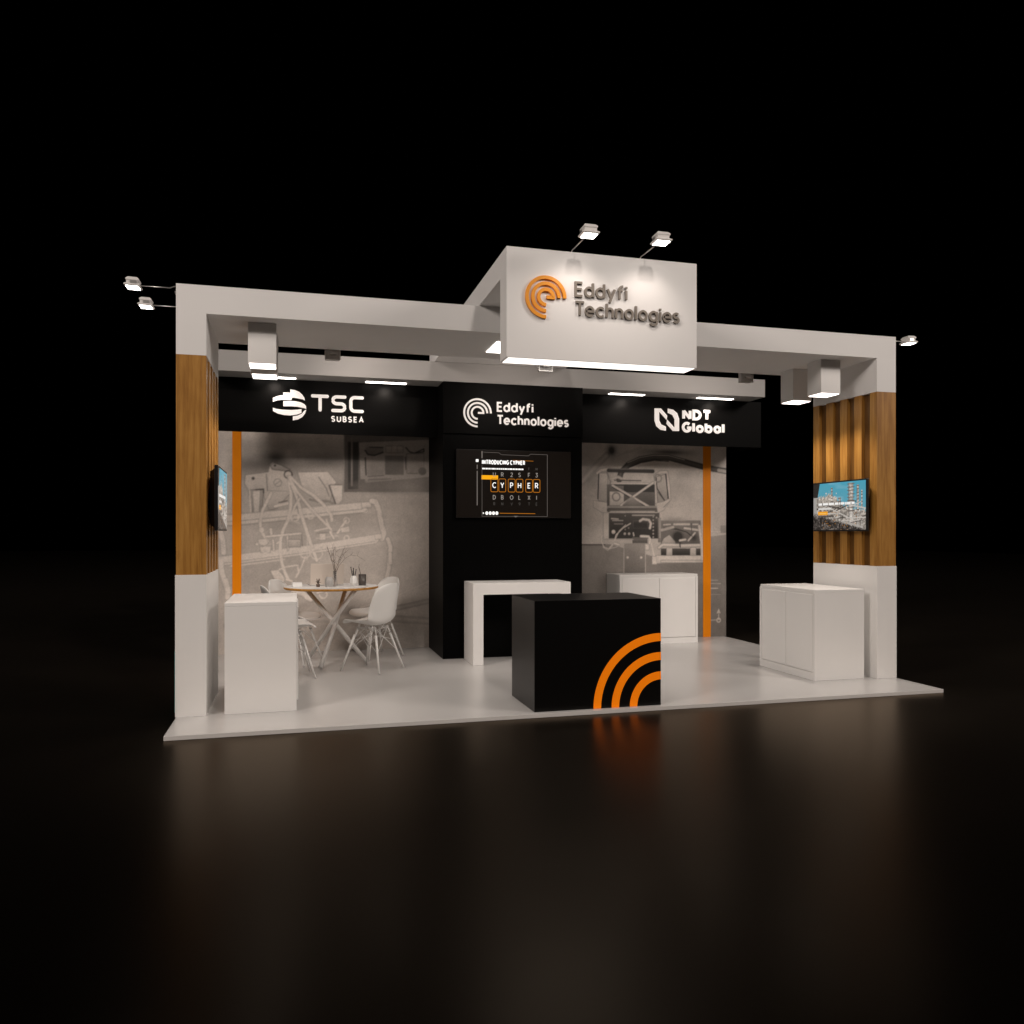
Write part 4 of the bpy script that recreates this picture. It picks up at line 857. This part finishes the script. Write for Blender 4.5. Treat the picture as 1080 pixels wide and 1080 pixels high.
def f_cap(m, d):
    x = XX(268); m.prism([(x, ZZ(245)), (XX(582), ZZ(245)), (XX(582), ZZ(243.5)), (x, ZZ(243.5))], fr, .0007, d-.0002)
    while x < XX(575):
        w = rng.uniform(.012, .035); m.prism([(x, ZZ(249)), (x+w, ZZ(249)), (x+w, ZZ(238)), (x, ZZ(238))], fr, .0007, d); x += w+.005
scr('caption_line', SCR_W, f_cap)
scr('marker', SCR_W, lambda m, d: m.prism([(XX(222), ZZ(194)), (XX(242), ZZ(194)), (XX(242), ZZ(173)), (XX(222), ZZ(173))], fr, .0007, d))
for k in range(4): scr('dot', SCR_W, lambda m, d: m.prism(arc(XX(304+25*k), ZZ(584), .016, .019, 0, 360, 14)[:-1], fr, .0007, d))
scr('play_mark', SCR_W, lambda m, d: m.prism([(XX(274), ZZ(592)), (XX(286), ZZ(584)), (XX(274), ZZ(576))], fr, .0007, d))
cx6 = (360, 420, 491, 551, 624, 682)
def glyph_row(mt, txt, py, h, w):
    for ch, c0 in zip(txt, cx6):
        if ch == ' ': continue
        adv = G[ch][0]*(h-w)+w; scr('letter', mt, lambda m, d: text(m, ch, XX(c0)-adv/2, ZZ(py)-h/2, h, w, 0, fr, .0007, d))
glyph_row(SCR_W, 'CYPHER', 369, .060, .0085)
glyph_row(SCR_G, 'UR2SF3', 287, .047, .0065); glyph_row(SCR_G, 'DBOLXI', 462, .047, .0065)
glyph_row(SCR_F, 'RNV9TE', 512, .035, .006); glyph_row(SCR_F, '    FM', 240, .03, .006)
for c0 in cx6:
    a, b_ = XX(c0-26), XX(c0+26); z0, z1 = ZZ(420), ZZ(320); r = .014
    scr('letter_box', SCR_O, lambda m, d: m.ribbon(arc(b_-r, z1-r, r, r, 90, 0, 4)+arc(b_-r, z0+r, r, r, 0, -90, 4)+arc(a+r, z0+r, r, r, 270, 180, 4)+arc(a+r, z1-r, r, r, 180, 90, 4)+[(b_-r, z1)], .0065, fr, .0007, d))
scr('screen_rule', SCR_O, lambda m, d: m.ribbon([(XX(400), ZZ(584)), (XX(672), ZZ(586))], .006, fr, .0007, d))
scr('screen_rule', SCR_O, lambda m, d: m.ribbon([(XX(500), ZZ(175)), (XX(658), ZZ(178))], .0045, fr, .0007, d))
def f_line(m, d):
    m.ribbon([(XX(268), ZZ(110)), (XX(268), ZZ(165))], .012, fr, .0007, d); m.ribbon([(XX(232), ZZ(215)), (XX(232), ZZ(248))], .010, fr, .0007, d)
    m.ribbon([(XX(232), ZZ(262)), (XX(232), ZZ(525))], .010, fr, .0007, d)
    m.ribbon([(XX(275), ZZ(118)), (XX(395), ZZ(120)), (XX(410), ZZ(134)), (XX(620), ZZ(138)), (XX(635), ZZ(124)), (XX(765), ZZ(126))], .003, fr, .0007, d)
    m.ribbon([(XX(765), ZZ(126)), (XX(765), ZZ(608))], .004, fr, .0007, d); m.ribbon([(XX(265), ZZ(608)), (XX(765), ZZ(608))], .003, fr, .0007, d)
    m.ribbon([(XX(268), ZZ(215)), (XX(268), ZZ(608))], .003, fr, .0007, d); m.prism([(XX(505), ZZ(604)), (XX(540), ZZ(604)), (XX(522), ZZ(616))], fr, .0007, d+.0002)
scr('screen_frame', SCR_L, f_line)
def f_btn(m, d): m.prism([(XX(264), ZZ(326)), (XX(388), ZZ(326)), (XX(388), ZZ(294)), (XX(264), ZZ(294))], fr, .0007, d)
scr('button', SCR_Y, f_btn)
# ================================================================== ROUND TABLE
TX, TY, TZ = 1.155, 2.17, .765
t = thing('round_table', 'round table with oak edge and crossed white legs by the printed wall', 'table', (TX, TY, 0))
MB().lathe([(.452, TZ-.024), (.462, TZ-.018), (.462, TZ-.004), (.460, TZ-.002)], seg=64).build('edge_band', WOODT, t)
MB().lathe([(.4595, TZ-.0018), (.4595, TZ)], seg=64).build('tabletop', WHITE, t)
J = Vector((.02, -.02, .40))
for a, r in ((-109, .40), (-22, .36), (125, .36)):
    a = math.radians(a); foot = Vector((r*math.cos(a), r*math.sin(a), .012)); d = (J-foot)
    off = Vector((-math.sin(a), math.cos(a), 0))*.021; top = foot+d*((TZ-.026-foot.z)/d.z)
    MB().tube([foot+off*.6, J+off, top+off*.6], .021, 14).build('leg', WMETAL, t)
MB().lathe([(.03, -.028), (.038, -.02), (.038, .02), (.03, .028)], c=J, seg=20).build('hub', WMETAL, t)
# ================================================================== SHELL CHAIRS
def shell_mesh():
    prof = [(.235, .438), (.225, .452), (.19, .458), (.12, .450), (.04, .438), (-.04, .430), (-.11, .432), (-.155, .452), (-.182, .495), (-.198, .56), (-.213, .635), (-.228, .71), (-.240, .775), (-.248, .815), (-.250, .828)]
    wid = [.165, .195, .215, .228, .232, .232, .232, .230, .226, .224, .220, .212, .196, .168, .128]
    lift = [.0, .004, .012, .022, .032, .042, .052, .060, .050, .034, .022, .014, .008, .004, .0]   # side rise (seat) / wrap (back)
    nu = 18; bm = bmesh.new(); rows = []
    for i, ((px, pz), w, l) in enumerate(zip(prof, wid, lift)):
        f = min(1, max(0, (i-5)/4)); row = []
        for k in range(nu+1):
            s = -1+2*k/nu; e = abs(s)**2.2; y = w*s
            x = px+f*.085*e*(1-.35*max(0, (i-9)/5)) + (1-f)*(-.03*e if i < 3 else 0)
            z = pz+(1-f)*(l+.02)*e*(.4 if i < 2 else 1)
            if f > 0: z += (1-f)*.02*e - (.035*abs(s)**4 if i > 11 else 0)
            row.append(bm.verts.new((x, y, z)))
        rows.append(row)
    for i in range(len(rows)-1):
        for k in range(nu): bm.faces.new((rows[i][k], rows[i][k+1], rows[i+1][k+1], rows[i+1][k])).smooth = True
    bmesh.ops.recalc_face_normals(bm, faces=bm.faces)
    me = D.meshes.new('shell'); bm.to_mesh(me); bm.free(); return me
def make_chair():
    t = thing('shell_chair', '-', 'chair')
    o = link('seat_shell', shell_mesh(), SHELL, t)
    so = o.modifiers.new('t', 'SOLIDIFY'); so.thickness = .009; so.offset = 0
    sb = o.modifiers.new('s', 'SUBSURF'); sb.levels = 1; sb.render_levels = 2
    tops = {}; feet = {}
    for sx in (1, -1):
        for sy in (1, -1):
            a = Vector((.10*sx-.01, .10*sy, .405)); b_ = Vector((.215*sx-.01, .205*sy, .004)); tops[sx, sy] = a; feet[sx, sy] = b_
            m = MB(); k = .16; m.tube([a+(b_-a)*k, a+(b_-a)*.5, b_], .0125, 12, .0085); m.build('leg', SHELL, t)
    m = MB()
    P = lambda sx, sy, k: tops[sx, sy]+(feet[sx, sy]-tops[sx, sy])*k
    for sx in (1, -1):
        m.tube([P(sx, 1, -.03), P(sx, 1, .2)], .006, 6); m.tube([P(sx, -1, -.03), P(sx, -1, .2)], .006, 6)
        m.tube([P(sx, 1, .0), P(sx, -1, .55)], .0032, 6); m.tube([P(sx, -1, .0), P(sx, 1, .55)], .0032, 6)
    for sy in (1, -1):
        m.tube([P(1, sy, .0), P(-1, sy, .55)], .0032, 6); m.tube([P(-1, sy, .0), P(1, sy, .55)], .0032, 6)
    c = Vector((-.01, 0, .36))
    for q in tops: m.tube([tops[q], c], .004, 6); m.tube([c+Vector((0, 0, -.03)), P(q[0], q[1], .3)], .003, 6)
    m.tube([(.1, .1, .408), (-.12, .1, .408)], .006, 6); m.tube([(.1, -.1, .408), (-.12, -.1, .408)], .006, 6)
    m.build('wire_frame', WMETAL, t)
    return t
ch = make_chair(); first = True
for x, y, a, lab in ((1.505, 1.64, 140, 'white shell chair right of the round table, nearest the viewer, its back turned'),
                     (1.61, 2.46, 208, 'white shell chair right of the round table, mostly hidden by the nearer chair'),
                     (.755, 1.47, 6, 'white shell chair behind the left white cabinet, nearer one with a shaded back'),
                     (.80, 2.25, -28, 'white shell chair left of the round table, the farther one showing its inner back')):
    c_ = ch if first else copy_tree(ch); first = False
    c_.location = (x, y, 0); c_.rotation_euler = (0, 0, math.radians(a)); c_['label'] = lab; c_['group'] = 'white shell chairs around the round table'
# ================================================================== THINGS ON THE TABLE
T = TZ+.0008
t = thing('laptop', 'open grey laptop seen from behind on the round table', 'laptop', (1.10, 2.33, T), math.radians(186))
MB().box(-.165, .165, -.115, .115, 0, .014).build('base', METAL, t, .003)
m = MB(); m.box(-.165, .165, -.004, .004, 0, .215); o = m.build('lid', mat('laptop_lid', (.60, .53, .47), .5, .4), t, .003); o.location = (0, .112, .014); o.rotation_euler = (math.radians(-14), 0, 0)
t = thing('glass_vase', 'glass vase holding bare dark twigs on the round table', 'vase', (1.185, 2.12, T))
MB().lathe([(.024, 0), (.028, .004), (.026, .05), (.019, .10), (.016, .14), (.020, .15)], seg=20).build('vase', GLASSC, t)
m = MB(); rr = random.Random(3)
for k in range(9):
    a = rr.random()*6.28; sp = .05+.12*rr.random(); hgt = .20+.13*rr.random()
    if k == 0: a, sp, hgt = .1, .30, .20
    pts = [Vector((0, 0, .01)), Vector((.006*math.cos(a), .006*math.sin(a), .12))]
    for j in range(1, 6): f = j/5; pts.append(Vector((math.cos(a)*sp*f**1.2+rr.uniform(-.006, .006), math.sin(a)*sp*f**1.2*.6, .12+(hgt)*(f if k else math.sin(f*2.4)*.95))))
    m.tube(pts, .0018, 5, .0009)
    for j in (3, 4, 5):
        q = pts[j]; d = Vector((rr.uniform(-1, 1), rr.uniform(-.5, .5), rr.uniform(.4, 1))).normalized()
        m.tube([q, q+d*rr.uniform(.03, .07)], .0014, 4, .0008)
m.build('twigs', TWIG, t)
t = thing('pen_pot', 'white faceted pot with black pens on the round table', 'pen pot', (1.365, 2.06, T))
MB().lathe([(.022, 0), (.042, .035), (.036, .075), (.024, .105)], seg=7, smooth=False).build('pot', SHELL, t)
for k, (dx, dy) in enumerate(((-.02, 0), (0, .008), (.018, -.004), (-.006, -.012))):
    o = MB().tube([(dx*.3, dy, .07), (dx*1.3, dy*2, .185-.012*k)], .0042, 6); o.lathe([(.004, 0), (.0055, .004), (.003, .012)], c=(dx*1.3, dy*2, .183-.012*k), seg=8); o.build('pen', DARKP, t)
t = thing('tumbler', 'smoked glass tumbler beside the pen pot on the round table', 'glass', (1.455, 2.12, T))
MB().lathe([(.036, 0), (.038, .004), (.039, .115), (.0365, .115), (.0355, .008), (.001, .007)], seg=24).build('glass', GLASSD, t)
m = MB(); m.box(.006, .018, -.014, .014, .012, .112); m.build('dark_insert', DARKP, t)
m = MB(); m.tube([(-.012, 0, .02), (-.02, 0, .13), (-.035, .0, .19), (-.03, 0, .215)], .003, 6); m.build('stem', TWIG, t)
o = MB().lathe([(.034, 0), (.036, .004), (.043, .035), (.041, .07), (.028, .098), (.026, .098), (.038, .07), (.040, .035), (.032, .007), (.001, .006)], seg=20).build('glass_bowl', mat('frosted_glass', (.62, .60, .58), .3, .5, trans=.35)); o.location = (1.125, 2.0, T); tag(o, 'round frosted glass bowl in the middle of the round table', 'bowl')
o = MB().box(-.045, .045, -.03, .03, 0, .042).build('small_box', SHELL, None, .002); o.location = (.82, 2.15, T); o.rotation_euler = (0, 0, .2); tag(o, 'small white box at the left edge of the round table', 'box')
o = MB().box(-.105, .105, -.15, .15, 0, .003).build('magazine', mat('magazine_paper', (.85, .84, .82), .5, .4), None); o.location = (1.0, 1.95, T); o.rotation_euler = (0, 0, 1.25); tag(o, 'white magazine lying open near the front of the round table', 'magazine')
o = MB().box(-.11, .11, -.15, .15, 0, .008).build('notebook', WHITE, None, .001); o.location = (1.33, 1.93, T); o.rotation_euler = (0, 0, 1.45); tag(o, 'thin white notebook at the right front of the round table', 'notebook')
t = thing('pot_plant', 'tiny dark potted plant beside the laptop on the round table', 'plant', (1.02, 2.0, T))
MB().lathe([(.016, 0), (.020, .03), (.018, .03)], seg=12).build('pot', mat('brown_pot', (.12, .08, .06), .6, .3), t)
m = MB()
for k in range(26):
    a = rr.random()*6.28; e = rr.random(); b_ = Vector((0, 0, .03)); tip = Vector((math.cos(a)*.035*(1-e*.6), math.sin(a)*.035*(1-e*.6), .04+.05*e))
    m.tube([b_, (b_+tip)/2+Vector((0, 0, .008)), tip], .0024, 4, .001)
m.build('leaves', TWIG, t)
